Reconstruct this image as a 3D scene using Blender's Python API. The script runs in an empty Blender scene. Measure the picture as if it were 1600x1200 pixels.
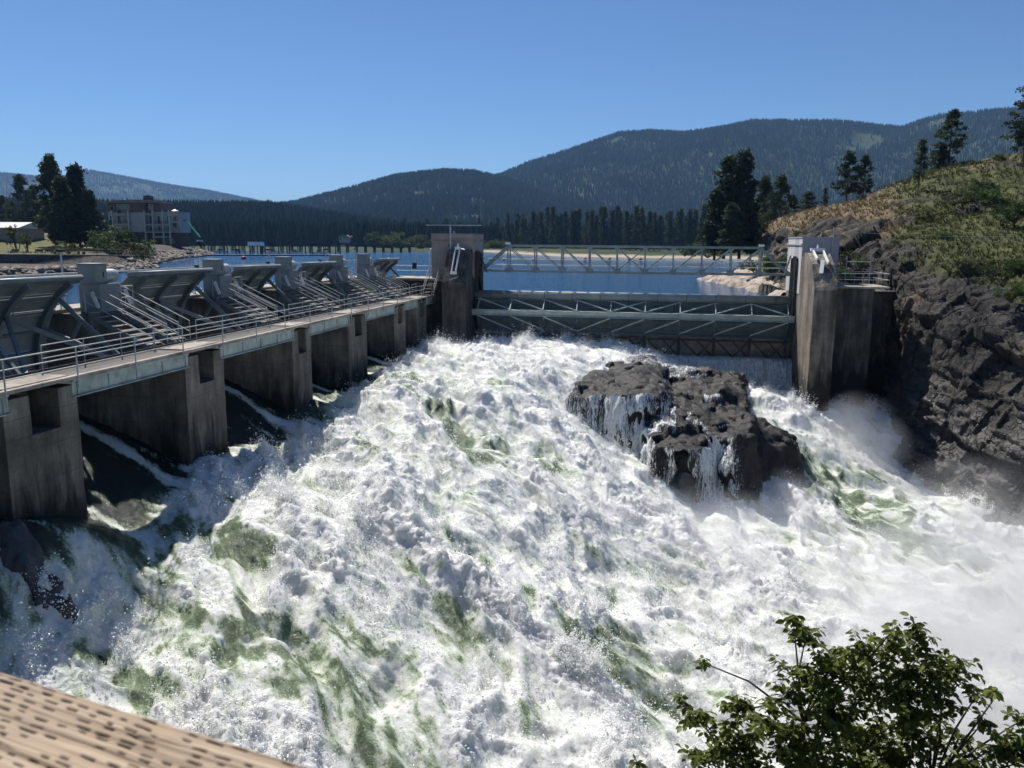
import bpy, bmesh, math, random
import numpy as np
from mathutils import Vector, Matrix
R_ = math.radians
sc = bpy.context.scene
COL = sc.collection
rng = np.random.default_rng(11)
random.seed(7)
# ------------------------------------------------------------------ camera
F = 1250.0; YAW = R_(10.25); PIT = R_(-10.03); ROLL = R_(0.5); ZC = 5.4
fw = np.array([-math.sin(YAW)*math.cos(PIT), math.cos(YAW)*math.cos(PIT), math.sin(PIT)])
r0 = np.array([math.cos(YAW), math.sin(YAW), 0.0]); u0 = np.cross(r0, fw)
cr = math.cos(ROLL)*r0 + math.sin(ROLL)*u0; cu = -math.sin(ROLL)*r0 + math.cos(ROLL)*u0
cam = bpy.data.cameras.new('camera'); camo = bpy.data.objects.new('camera', cam); COL.objects.link(camo)
cam.sensor_fit = 'HORIZONTAL'; cam.sensor_width = 36.0; cam.lens = 36.0*F/1600.0
cam.clip_start = 0.05; cam.clip_end = 30000
M = Matrix.Identity(4)
for i in range(3):
    M[i][0] = cr[i]; M[i][1] = cu[i]; M[i][2] = -fw[i]
M[2][3] = ZC
camo.matrix_world = M
cam.dof.use_dof = True; cam.dof.focus_distance = 40.0; cam.dof.aperture_fstop = 2.0; cam.dof.aperture_blades = 0
cam.dof.aperture_fstop = 9.0
sc.camera = camo
CAMP = np.array([0, 0, ZC])
def ray(x, y): return fw + cr*((x-800)/F) - cu*((y-600)/F)
def atz(x, y, z): d = ray(x, y); return CAMP + d*((z-ZC)/d[2])
def atY(x, y, Y): d = ray(x, y); return CAMP + d*(Y/d[1])
def atX(x, y, X): d = ray(x, y); return CAMP + d*(X/d[0])
# ------------------------------------------------------------------ sky, sun, exposure
SUN_A, SUN_E = R_(38), R_(51)
w = bpy.data.worlds.new('World'); sc.world = w; w.use_nodes = True
wn = w.node_tree.nodes; wl = w.node_tree.links
bg = wn['Background']; bg.inputs[1].default_value = 0.0605
sky = wn.new('ShaderNodeTexSky'); sky.sky_type = 'NISHITA'; sky.sun_disc = False
sky.sun_elevation = SUN_E; sky.sun_rotation = 2*math.pi - SUN_A
sky.altitude = 1200; sky.air_density = 1.0; sky.dust_density = 0.0; sky.ozone_density = 10.0
wl.new(sky.outputs[0], bg.inputs[0])
sd = bpy.data.lights.new('sun', 'SUN'); sd.energy = 4.6; sd.angle = R_(0.53); sd.color = (1.0, 0.955, 0.88)
so = bpy.data.objects.new('sun', sd); COL.objects.link(so)
Ldir = Vector((-math.sin(SUN_A)*math.cos(SUN_E), math.cos(SUN_A)*math.cos(SUN_E), math.sin(SUN_E)))
so.rotation_euler = Ldir.to_track_quat('Z', 'Y').to_euler(); so.location = (-60, 40, 90)
sc.view_settings.view_transform = 'Standard'; sc.view_settings.look = 'None'
sc.view_settings.exposure = 0.62; sc.view_settings.gamma = 1.0; sc.view_settings.use_curve_mapping = False
cy = sc.cycles
cy.use_denoising = True
cy.max_bounces = 6; cy.diffuse_bounces = 3; cy.glossy_bounces = 2; cy.transmission_bounces = 3
cy.volume_bounces = 1; cy.transparent_max_bounces = 12
cy.caustics_reflective = False; cy.caustics_refractive = False
cy.use_adaptive_sampling = True; cy.adaptive_threshold = 0.025
cy.volume_max_steps = 48; cy.volume_step_rate = 1.0
# ------------------------------------------------------------------ noise (numpy)
def _hash(ix, iy, iz, seed):
    h = (ix.astype(np.uint32)*np.uint32(374761393) + iy.astype(np.uint32)*np.uint32(668265263)
         + iz.astype(np.uint32)*np.uint32(2147483647) + np.uint32(seed*974711+1013))
    h = (h ^ (h >> np.uint32(13)))*np.uint32(1274126177)
    h = (h ^ (h >> np.uint32(16)))*np.uint32(2246822519)
    return h ^ (h >> np.uint32(15))
_G = rng.normal(size=(256, 3)).astype(np.float32); _G /= np.linalg.norm(_G, axis=1)[:, None]
def perlin(x, y, z=0.0, seed=0):
    x, y, z = np.broadcast_arrays(np.asarray(x, np.float32), np.asarray(y, np.float32), np.asarray(z, np.float32))
    fx, fy, fz = np.floor(x), np.floor(y), np.floor(z)
    dx, dy, dz = x-fx, y-fy, z-fz
    ix, iy, iz = fx.astype(np.int64), fy.astype(np.int64), fz.astype(np.int64)
    u = dx*dx*dx*(dx*(dx*6-15)+10); v = dy*dy*dy*(dy*(dy*6-15)+10); t = dz*dz*dz*(dz*(dz*6-15)+10)
    out = 0
    for a in (0, 1):
        for b in (0, 1):
            for c in (0, 1):
                g = _G[_hash(ix+a, iy+b, iz+c, seed) & np.uint32(255)]
                d = g[..., 0]*(dx-a) + g[..., 1]*(dy-b) + g[..., 2]*(dz-c)
                out = out + d*(u if a else 1-u)*(v if b else 1-v)*(t if c else 1-t)
    return out*1.6
def fbm(x, y, z=0.0, oct=4, seed=0, gain=.5):
    s = 0; a = 1.0; k = 1.0
    for o in range(oct):
        s = s + a*perlin(x*k, y*k, z*k, seed+o*7); a *= gain; k *= 2.03
    return s
def billow(x, y, z=0.0, seed=0): return np.abs(perlin(x, y, z, seed))*2-0.55
def nth(n):
    return '%d%s' % (n, 'th' if 10 <= n % 100 <= 20 else {1: 'st', 2: 'nd', 3: 'rd'}.get(n % 10, 'th'))
def sstep(a, b, x):
    t = np.clip((x-a)/(b-a), 0, 1); return t*t*(3-2*t)
# ------------------------------------------------------------------ objects and meshes
def tag(o, label=None, cat=None, group=None, kind=None):
    if label: o['label'] = label
    if cat: o['category'] = cat
    if group: o['group'] = group
    if kind: o['kind'] = kind
    return o
def empty(name, loc=(0, 0, 0), label=None, cat=None, group=None):
    o = bpy.data.objects.new(name, None); COL.objects.link(o); o.location = loc; o.empty_display_size = 0.2
    return tag(o, label, cat, group)
def link(name, me, mat=None, parent=None, smooth=False):
    if mat is not None and not me.materials: me.materials.append(mat)
    if smooth: me.polygons.foreach_set('use_smooth', [True]*len(me.polygons))
    o = bpy.data.objects.new(name, me); COL.objects.link(o)
    if parent is not None:
        o.parent = parent
        if parent.parent is None: o.matrix_parent_inverse = Matrix.Translation(-Vector(parent.location))
    return o
def copy_tree(o, parent=None):
    c = o.copy(); COL.objects.link(c)
    if parent is not None: c.parent = parent
    for ch in list(o.children): copy_tree(ch, c)
    return c
def grid_mesh(name, P, attrs=None, flip=False):
    """P: (n,m,3) array -> mesh"""
    n, m = P.shape[:2]
    me = bpy.data.meshes.new(name)
    idx = np.arange(n*m).reshape(n, m)
    q = np.stack([idx[:-1, :-1], idx[:-1, 1:], idx[1:, 1:], idx[1:, :-1]], -1).reshape(-1, 4)
    if flip: q = q[:, ::-1]
    fast_mesh(me, P.reshape(-1, 3), q, 4)
    if attrs:
        for k, v in attrs.items():
            a = me.attributes.new(k, 'FLOAT', 'POINT'); a.data.foreach_set('value', np.ascontiguousarray(v, np.float32).ravel())
    return me
def fast_mesh(me, V, Fc, k):
    V = np.ascontiguousarray(V, np.float32); Fc = np.ascontiguousarray(Fc, np.int32)
    me.vertices.add(len(V)); me.vertices.foreach_set('co', V.ravel())
    me.loops.add(Fc.size); me.loops.foreach_set('vertex_index', Fc.ravel())
    me.polygons.add(len(Fc)); me.polygons.foreach_set('loop_start', np.arange(0, Fc.size, k, dtype=np.int32))
    me.polygons.foreach_set('loop_total', np.full(len(Fc), k, np.int32))
    me.update(calc_edges=True); me.validate()
def vnormals(P):
    du = np.gradient(P, axis=0); dv = np.gradient(P, axis=1)
    n = np.cross(dv, du); n /= (np.linalg.norm(n, axis=2, keepdims=True)+1e-9)
    return n
class MB:
    def __init__(s): s.v = []; s.f = []
    def box(s, x0, x1, y0, y1, z0, z1):
        b = len(s.v)
        s.v += [(x0, y0, z0), (x1, y0, z0), (x1, y1, z0), (x0, y1, z0), (x0, y0, z1), (x1, y0, z1), (x1, y1, z1), (x0, y1, z1)]
        s.f += [tuple(b+i for i in q) for q in ((0, 3, 2, 1), (4, 5, 6, 7), (0, 1, 5, 4), (1, 2, 6, 5), (2, 3, 7, 6), (3, 0, 4, 7))]
        return s
    def hull8(s, pts):
        b = len(s.v); s.v += [tuple(p) for p in pts]
        s.f += [tuple(b+i for i in q) for q in ((0, 3, 2, 1), (4, 5, 6, 7), (0, 1, 5, 4), (1, 2, 6, 5), (2, 3, 7, 6), (3, 0, 4, 7))]
        return s
    def tube(s, pts, r, n=6, r2=None, cap=True):
        pts = [Vector(p) for p in pts]; rings = []
        for i, p in enumerate(pts):
            d = (pts[min(i+1, len(pts)-1)]-pts[max(i-1, 0)]).normalized()
            a = d.cross(Vector((0, 0, 1)) if abs(d.z) < .9 else Vector((1, 0, 0))).normalized(); c = d.cross(a)
            rr = r if r2 is None else r+(r2-r)*i/max(1, len(pts)-1)
            b = len(s.v)
            for k in range(n):
                t = 2*math.pi*k/n+math.pi/n
                s.v.append(tuple(p+a*(rr*math.cos(t))+c*(rr*math.sin(t))))
            rings.append(b)
        for a, b in zip(rings, rings[1:]):
            for k in range(n): s.f.append((a+k, a+(k+1) % n, b+(k+1) % n, b+k))
        if cap:
            s.f.append(tuple(rings[0]+k for k in range(n))[::-1]); s.f.append(tuple(rings[-1]+k for k in range(n)))
        return s
    def bar(s, p, q, wd, th, up=(0, 0, 1)):
        p, q = Vector(p), Vector(q); d = (q-p).normalized(); up = Vector(up)
        a = d.cross(up)
        if a.length < .01: a = d.cross(Vector((1, 0, 0)))
        a.normalize(); c = a.cross(d)
        a *= wd/2; c *= th/2
        return s.hull8([p-a-c, p+a-c, p+a+c, p-a+c, q-a-c, q+a-c, q+a+c, q-a+c])
    def prism(s, prof, axis, a0, a1):
        """prof: list of 2D points; axis 'x','y','z' extruded a0..a1"""
        def mk(u, v, a): return {'x': (a, u, v), 'y': (u, a, v), 'z': (u, v, a)}[axis]
        b = len(s.v); n = len(prof)
        s.v += [mk(u, v, a0) for u, v in prof]+[mk(u, v, a1) for u, v in prof]
        s.f += [(b+i, b+(i+1) % n, b+n+(i+1) % n, b+n+i) for i in range(n)]
        s.f += [tuple(range(b+n-1, b-1, -1)), tuple(range(b+n, b+2*n))]
        return s
    def mesh(s, name, fix=True):
        me = bpy.data.meshes.new(name); me.from_pydata(s.v, [], s.f)
        if fix:
            bm = bmesh.new(); bm.from_mesh(me); bmesh.ops.recalc_face_normals(bm, faces=bm.faces); bm.to_mesh(me); bm.free()
        return me
    def build(s, name, mat, parent=None, smooth=False, bevel=0, rough=None):
        me = s.mesh(name)
        if rough:
            cuts, amp, sc_ = rough
            bm = bmesh.new(); bm.from_mesh(me)
            for it in range(8):
                long_ = [e for e in bm.edges if e.calc_length() > cuts]
                if not long_: break
                bmesh.ops.subdivide_edges(bm, edges=long_, cuts=1, use_grid_fill=True)
            co = np.array([v.co[:] for v in bm.verts]); bm.normal_update(); no = np.array([v.normal[:] for v in bm.verts])
            d = fbm(co[:, 0]*sc_, co[:, 1]*sc_, co[:, 2]*sc_*.7, 4, 3)*amp
            d -= np.clip(perlin(co[:, 0]*sc_*2, co[:, 1]*sc_*2, co[:, 2]*sc_*2, 8)-.45, 0, 1)*amp*4
            co = co+no*d[:, None]
            for v, c in zip(bm.verts, co): v.co = c
            bm.to_mesh(me); bm.free()
        o = link(name, me, mat, parent, smooth)
        if bevel:
            m = o.modifiers.new('bevel', 'BEVEL'); m.width = bevel; m.segments = 1; m.limit_method = 'ANGLE'
        return o
# ------------------------------------------------------------------ materials
class Mat:
    def __init__(s, name):
        s.m = bpy.data.materials.new(name); s.m.use_nodes = True; s.t = s.m.node_tree; s.n = s.t.nodes
        s.b = s.n['Principled BSDF']; s.out = s.n['Material Output']; s.co = None
    def node(s, k, **kw):
        n = s.n.new(k)
        for a, v in kw.items(): setattr(n, a, v)
        return n
    def set(s, inp, v):
        if hasattr(v, 'is_output') or isinstance(v, bpy.types.NodeSocket): s.t.links.new(v, inp)
        else: inp.default_value = v
    def pos(s, kind='Object', scale=(1, 1, 1), warp=0):
        if kind == 'World': src = s.node('ShaderNodeNewGeometry').outputs['Position']
        else: src = s.node('ShaderNodeTexCoord').outputs[kind]
        mp = s.node('ShaderNodeMapping'); s.t.links.new(src, mp.inputs[0]); mp.inputs['Scale'].default_value = scale
        return mp.outputs[0]
    def noise(s, scale, detail=4, rough=.55, co=None, dist=0, kind='World', stretch=(1, 1, 1)):
        n = s.node('ShaderNodeTexNoise'); n.inputs['Scale'].default_value = scale; n.inputs['Detail'].default_value = detail
        n.inputs['Roughness'].default_value = rough; n.inputs['Distortion'].default_value = dist
        s.t.links.new(co or s.pos(kind, stretch), n.inputs['Vector']); return n.outputs[0]
    def ramp(s, fac, stops):
        r = s.node('ShaderNodeValToRGB'); s.set(r.inputs[0], fac); e = r.color_ramp.elements
        while len(e) < len(stops): e.new(.5)
        for k, (p, c) in zip(e, stops):
            k.position = p; k.color = (*c, 1) if isinstance(c, (tuple, list)) else (c, c, c, 1)
        return r.outputs[0]
    def mix(s, fac, a, b, mode='MIX'):
        n = s.node('ShaderNodeMix', data_type='RGBA', blend_type=mode); s.set(n.inputs[0], fac)
        for i, v in ((6, a), (7, b)):
            s.set(n.inputs[i], (*v, 1) if isinstance(v, (tuple, list)) and len(v) == 3 else v)
        return n.outputs[2]
    def math(s, op, a, b=0.0, clamp=False):
        n = s.node('ShaderNodeMath', operation=op, use_clamp=clamp); s.set(n.inputs[0], a); s.set(n.inputs[1], b); return n.outputs[0]
    def attr(s, name): return s.node('ShaderNodeAttribute', attribute_name=name).outputs['Fac']
    def bump(s, h, strength=.5, dist=.05, prev=None):
        n = s.node('ShaderNodeBump'); n.inputs['Strength'].default_value = strength; n.inputs['Distance'].default_value = dist
        s.set(n.inputs['Height'], h)
        if prev is not None: s.t.links.new(prev, n.inputs['Normal'])
        s.t.links.new(n.outputs[0], s.b.inputs['Normal']); return n.outputs[0]
    def base(s, c, rough=.7, metal=0, spec=.5):
        s.set(s.b.inputs['Base Color'], (*c, 1) if isinstance(c, (tuple, list)) else c)
        s.set(s.b.inputs['Roughness'], rough); s.b.inputs['Metallic'].default_value = metal
        s.b.inputs['Specular IOR Level'].default_value = spec; return s
def simple(name, c, rough=.6, var=.25, scale=3.0, metal=0, spec=.4, bump=0):
    m = Mat(name); n = m.noise(scale, 5, .6)
    lo = tuple(x*(1-var) for x in c); hi = tuple(min(1, x*(1+var)) for x in c)
    m.base(m.ramp(n, [(.3, lo), (.7, hi)]), rough, metal, spec)
    if bump: m.bump(m.noise(scale*6, 4), .5, bump)
    return m.m
def concrete(name, c, dark=.35, stain=.7, wet=None):
    m = Mat(name)
    big = m.noise(.5, 6, .65); streak = m.noise(.8, 7, .7, stretch=(1.8, 1.8, .22), dist=.5); fine = m.noise(9, 5, .7)
    col = m.ramp(big, [(.3, tuple(x*.4 for x in c)), (.5, c), (.7, tuple(x*1.55 for x in c))])
    col = m.mix(m.math('MULTIPLY', m.ramp(streak, [(.42, 0.), (.62, 1.)]), stain), col, tuple(x*dark for x in c))
    col = m.mix(m.ramp(streak, [(.24, 1.), (.32, 0.)]), col, tuple(min(.8, x*2.1) for x in c))
    col = m.mix(.35, col, m.ramp(fine, [(.3, .25), (.7, .9)]), 'MULTIPLY')
    # formwork lift lines
    z = m.node('ShaderNodeSeparateXYZ'); m.t.links.new(m.pos('World'), z.inputs[0])
    ln = m.math('ABSOLUTE', m.math('SUBTRACT', m.math('FRACT', m.math('ADD', m.math('DIVIDE', z.outputs[2], 1.22), m.math('MULTIPLY', big, .06))), .5))
    groove = m.ramp(ln, [(0.0, 0.), (.025, 1.)])
    col = m.mix(m.math('MULTIPLY', m.math('SUBTRACT', 1.0, groove), .5), col, tuple(x*.3 for x in c))
    if wet is not None:
        wz = m.math('ADD', z.outputs[2], m.math('MULTIPLY', m.math('SUBTRACT', m.noise(.9, 5, .6, stretch=(1.6, 1.6, .35)), .5), 7.0))
        wf = m.node('ShaderNodeMapRange'); m.set(wf.inputs[0], wz); wf.inputs[1].default_value = wet+1.0; wf.inputs[2].default_value = wet-.8; wf.inputs[3].default_value = 0; wf.inputs[4].default_value = 1
        col = m.mix(wf.outputs[0], col, tuple(x*.09 for x in c))
    m.base(col, .85, 0, .3)
    b = m.bump(groove, .4, .02); m.bump(m.math('ADD', m.noise(5, 6, .7), m.math('MULTIPLY', streak, .6)), .6, .06, b)
    return m.m
MT = {}
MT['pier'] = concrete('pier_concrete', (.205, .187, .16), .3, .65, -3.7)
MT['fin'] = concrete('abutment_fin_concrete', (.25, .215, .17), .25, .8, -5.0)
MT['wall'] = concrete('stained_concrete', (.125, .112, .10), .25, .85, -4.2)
MT['deckconc'] = concrete('deck_concrete', (.40, .36, .31), .5, .5)
MT['steel'] = simple('grey_painted_steel', (.17, .195, .20), .5, .25, 1.3, 0, .4, .004)
MT['gate_skin'] = simple('grey_green_gate_plate', (.23, .265, .265), .55, .3, .8, 0, .4, .006)
MT['girder'] = simple('pale_green_girder_paint', (.34, .39, .36), .55, .35, 1.6, 0, .4, .01)
MT['galv'] = simple('galvanised_pipe', (.42, .43, .42), .45, .2, 4, .3, .5)
MT['bigGate'] = simple('dark_green_gate_paint', (.10, .135, .145), .5, .3, .9, 0, .4, .006)
MT['bigBeam'] = simple('grey_green_beam_paint', (.36, .42, .40), .55, .3, 1.2, 0, .4, .006)
MT['truss'] = simple('grey_green_truss_paint', (.20, .25, .25), .5, .25, 1.2, 0, .4, .004)
MT['cab'] = simple('cabinet_paint', (.20, .22, .22), .45, .12, 2, 0, .45)
MT['white'] = simple('white_paint', (.78, .78, .76), .45, .06, 3)
MT['house'] = simple('taupe_render', (.30, .255, .235), .8, .12, 1.2, 0, .3, .01)
MT['house_trim'] = simple('taupe_trim', (.25, .21, .195), .8, .2, 1.5, 0, .3, .01)
MT['door'] = simple('brown_door_paint', (.36, .28, .25), .6, .1, 2)
MT['ghouse'] = simple('grey_block_render', (.33, .33, .36), .8, .08, 1.2, 0, .3, .01)
MT['black'] = simple('black_recess_steel', (.018, .018, .02), .6, .3, 3)
MT['rust'] = simple('dark_rusty_steel', (.045, .038, .034), .75, .5, 2)
MT['rail_rust'] = simple('weathered_rail', (.33, .33, .32), .5, .3, 5, .2)
def block_wall():
    m = Mat('white_block_wall'); br = m.node('ShaderNodeTexBrick'); m.t.links.new(m.pos('World', (1, 1, 1)), br.inputs[0])
    z = m.node('ShaderNodeSeparateXYZ'); m.t.links.new(m.pos('World'), z.inputs[0])
    ln = m.ramp(m.math('FRACT', m.math('DIVIDE', z.outputs[2], .22)), [(0.0, 0.), (.14, 1.)])
    m.n.remove(br)
    m.base(m.mix(ln, (.34, .33, .31), (.52, .50, .48)), .8, 0, .3); m.bump(ln, .6, .02); return m.m
MT['block'] = block_wall()
# ================================================================== SETTING: far terrain, lake, banks
def hz(x): return 379.0+(x-800)*0.00873
RIDGES = [  # distance, front width, back width, silhouette (px x, px y)
    (6600, 1700, 1500, [(-700, 300), (-200, 280), (0, 287), (60, 290), (100, 291), (140, 279), (200, 287), (260, 296), (330, 304), (420, 320), (520, 345), (700, 379)]),
    (3150, 1400, 1200, [(560, 379), (640, 330), (700, 300), (780, 277), (820, 260), (880, 242), (930, 226), (960, 217), (1010, 215), (1060, 219), (1110, 214), (1160, 205), (1230, 208), (1290, 211), (1340, 218), (1390, 225), (1420, 217), (1450, 211), (1540, 210), (1600, 214), (1750, 225), (2100, 240), (2600, 300)]),
    (2550, 1350, 800, [(330, 379), (380, 345), (430, 324), (460, 320), (520, 305), (570, 292), (620, 279), (690, 271), (740, 273), (790, 283), (850, 304), (950, 322), (1050, 338), (1200, 350), (1400, 362), (1600, 379)]),
    (1150, 520, 420, [(-700, 340), (-100, 328), (100, 332), (270, 330), (340, 330), (420, 329), (470, 336), (540, 346), (620, 358), (700, 368), (800, 379)]),
]
def far_h(X, Y):
    D = np.stack([X, Y], -1); r = np.hypot(X, Y)
    dep = -X*math.sin(YAW)+Y*math.cos(YAW); lat = X*math.cos(YAW)+Y*math.sin(YAW)
    px = 800+F*lat/np.maximum(dep*math.cos(PIT), 1)
    z = np.full(X.shape, 1.6)+fbm(X/90, Y/90, 0, 3, 5)*.5
    for i, (R, wf, wb, sil) in enumerate(RIDGES):
        sx = np.array([p[0] for p in sil], float); sy = np.array([p[1] for p in sil], float)
        H = np.maximum(0, (379+(px-800)*.00873-np.interp(px, sx, sy))/1291*R+ZC-9*(i < 3)-6*(i==3))
        H = np.where(H < 6, 0, H)
        off = fbm(X/700, Y/2400, 0, 3, 20+i)*wf*.16
        t = (r-R+off*sstep(0, wf, R-r))
        b = np.where(t < 0, sstep(-wf, 0, t)**.85, 1-.8*sstep(0, wb, t))
        spur = fbm(X/330, Y/520, 0, 4, 40+i)
        zz = H*b*(1-.28*np.clip(spur+.15, 0, 1)*sstep(0, .25, 1-b)*(t < 0))
        z = np.maximum(z, zz)
    return z
def shore_far(X): # far shoreline distance
    return np.interp(X, [-900, -320, -200, -150, -120, -100, -60, -38, 0, 30, 38, 45, 60, 200], [330, 400, 408, 412, 470, 462, 372, 326, 318, 318, 300, 140, 96, 90])
def far_ground():
    ys = np.concatenate([np.arange(290, 560, 4.), np.arange(560, 1000, 12), np.arange(1000, 2600, 22), np.arange(2600, 4000, 34), np.arange(4000, 8300, 80), [9000, 11500, 14000]])
    u = np.linspace(-1, 1, 330)
    Yg, Ug = np.meshgrid(ys, u, indexing='ij')
    Xg = Ug*(np.maximum(Yg, 300)*1.05+60)-Yg*.18
    z = far_h(Xg, Yg)
    sd = Yg-shore_far(Xg)
    sd = sd+fbm(Xg/14, Yg/14, 0, 3, 2)*3
    z = np.where(sd < 0, np.maximum(-2.5, sd*.12), np.minimum(z, .06*sd+.05+np.maximum(0, sd-25)*.2))
    m = Mat('far_ground'); sand = m.attr('sand')
    n = m.noise(.03, 5); g = m.ramp(n, [(.35, (.030, .045, .022)), (.6, (.045, .062, .028)), (.75, (.10, .105, .05))])
    m.base(m.mix(sand, g, m.ramp(m.noise(.3, 4), [(.3, (.30, .25, .19)), (.7, (.40, .34, .26))])), .95, 0, .1)
    sandv = (1-sstep(10, 16, sd+perlin(Xg/9, Yg/9)*4))*(Xg > -125)
    me = grid_mesh('ground', np.stack([Xg, Yg, z], -1), {'sand': sandv})
    o = link('ground', me, m.m, None, True); tag(o, kind='structure'); return o
far_ground()
# ---- lake
def lake():
    m = Mat('lake_water')
    a = m.noise(.9, 4, .6, stretch=(.55, 1.4, 1)); b = m.noise(.08, 4, .6, stretch=(.35, 1.2, 1)); c = m.noise(3.5, 3, .6, stretch=(.6, 1.3, 1))
    m.base((.011, .070, .165), .06, 0, .5)
    hgt = m.math('ADD', m.math('MULTIPLY', a, m.ramp(b, [(.35, .25), (.6, 1.)])), m.math('MULTIPLY', c, .25))
    m.bump(hgt, 1.0, .26)
    V = [(-28.6, -20, 0), (-28.6, 77.6, 0), (16, 77.6, 0), (70, 77.6, 0), (140, 500, 0), (-150, 900, 0), (-1400, 900, 0), (-1400, -20, 0)]
    me = bpy.data.meshes.new('lake'); me.from_pydata(V, [], [tuple(range(len(V)))[::-1]])
    o = link('lake', me, m.m); tag(o, kind='structure')
    if me.polygons[0].normal.z < 0: me.flip_normals()
lake()
# ---- left bank
LS = np.array([(-84, 40), (-87, 80), (-90, 96), (-87, 118), (-92, 136), (-104, 150), (-122, 185), (-140, 225), (-150, 248), (-160, 272), (-168, 279), (-185, 282), (-230, 300), (-320, 330)], float)
def seg_sd(X, Y, L):
    """signed distance to polyline: positive on the left of travel"""
    best = np.full(X.shape, 1e9); sg = np.ones(X.shape)
    for (ax, ay), (bx, by) in zip(L[:-1], L[1:]):
        dx, dy = bx-ax, by-ay; t = np.clip(((X-ax)*dx+(Y-ay)*dy)/(dx*dx+dy*dy), 0, 1)
        d = np.hypot(X-ax-t*dx, Y-ay-t*dy); s = np.sign(dx*(Y-ay)-dy*(X-ax))
        c = d < best-1e-9; best = np.where(c, d, best); sg = np.where(c, s, sg)
    return best*sg
def left_h(X, Y):
    s = seg_sd(X, Y, LS)
    z = np.where(s > 0, .35*s, .2*s); top = np.interp(Y, [100, 139, 146, 200, 300], [1.9, 2.1, 2.6, 3.6, 3.4])
    z = np.minimum(z, top+.01*np.maximum(s-8, 0))
    z = z+3.2*np.exp(-(((X+176)/32)**2+((Y-186)/18)**2))+5*np.exp(-(((X+230)/50)**2+((Y-200)/30)**2))
    z = z+fbm(X/5, Y/5, 0, 3, 9)*.22*np.exp(-((s-3)/6)**2)
    return np.where((Y < 138.5)&(s > 0), np.minimum(z, .55), z)
def left_bank():
    X, Y = np.meshgrid(np.arange(-330, -80, 1.1), np.arange(40, 345, 1.1), indexing='ij')
    z = left_h(X, Y); s = seg_sd(X, Y, LS)
    m = Mat('left_bank_ground'); grass = m.attr('grass')
    g = m.ramp(m.noise(.25, 5), [(.3, (.075, .085, .03)), (.55, (.13, .125, .055)), (.75, (.20, .165, .09))])
    m.base(m.mix(grass, m.ramp(m.noise(1.2, 5), [(.3, (.035, .032, .03)), (.7, (.13, .115, .10))]), g), .95, 0, .1); m.bump(m.noise(2.5, 5), .7, .2)
    me = grid_mesh('left_bank', np.stack([X, Y, z], -1), {'grass': sstep(9, 14, s+perlin(X/4, Y/4)*3)*(Y > 140)})
    me.flip_normals() if me.polygons[0].normal.z < 0 else None
    tag(link('left_bank', me, m.m, None, True), kind='structure')
left_bank()
# ---- right hillside and cliff
HC = [
    [(1180, 462, 92), (1190, 452, 97), (1196, 440, 103), (1200, 420, 112), (1200, 392, 120), (1200, 368, 128), (1206, 350, 140)],
    [(1235, 475, 85), (1235, 462, 90), (1238, 440, 95), (1240, 415, 100), (1243, 385, 106), (1246, 358, 114), (1250, 334, 126)],
    [(1300, 560, 80), (1300, 480, 82), (1303, 430, 85), (1306, 395, 90), (1308, 370, 98), (1308, 345, 108), (1305, 322, 124)],
    [(1368, 700, 74), (1378, 600, 75.5), (1385, 520, 77), (1385, 445, 78), (1378, 395, 83), (1370, 350, 98), (1362, 306, 125)],
    [(1415, 742, 61.5), (1428, 655, 64), (1418, 560, 68), (1400, 455, 72.5), (1408, 398, 78), (1418, 345, 96), (1425, 279, 127)],
    [(1480, 800, 57), (1478, 680, 60), (1478, 560, 63.5), (1478, 450, 68), (1484, 400, 77), (1490, 335, 99), (1492, 258, 130)],
    [(1545, 828, 54), (1540, 715, 57), (1540, 600, 60), (1542, 492, 65), (1546, 415, 75), (1548, 335, 99), (1548, 249, 130)],
    [(1612, 855, 51.5), (1606, 740, 54), (1606, 630, 57), (1608, 530, 61), (1612, 430, 73), (1612, 335, 98), (1612, 241, 130)],
    [(1740, 905, 47), (1730, 780, 49), (1730, 660, 52), (1735, 560, 57), (1740, 440, 70), (1745, 330, 95), (1745, 228, 130)],
    [(1960, 980, 42), (1950, 850, 44), (1950, 700, 47), (1955, 570, 52), (1960, 450, 66), (1965, 330, 92), (1965, 215, 130)],
]
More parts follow.
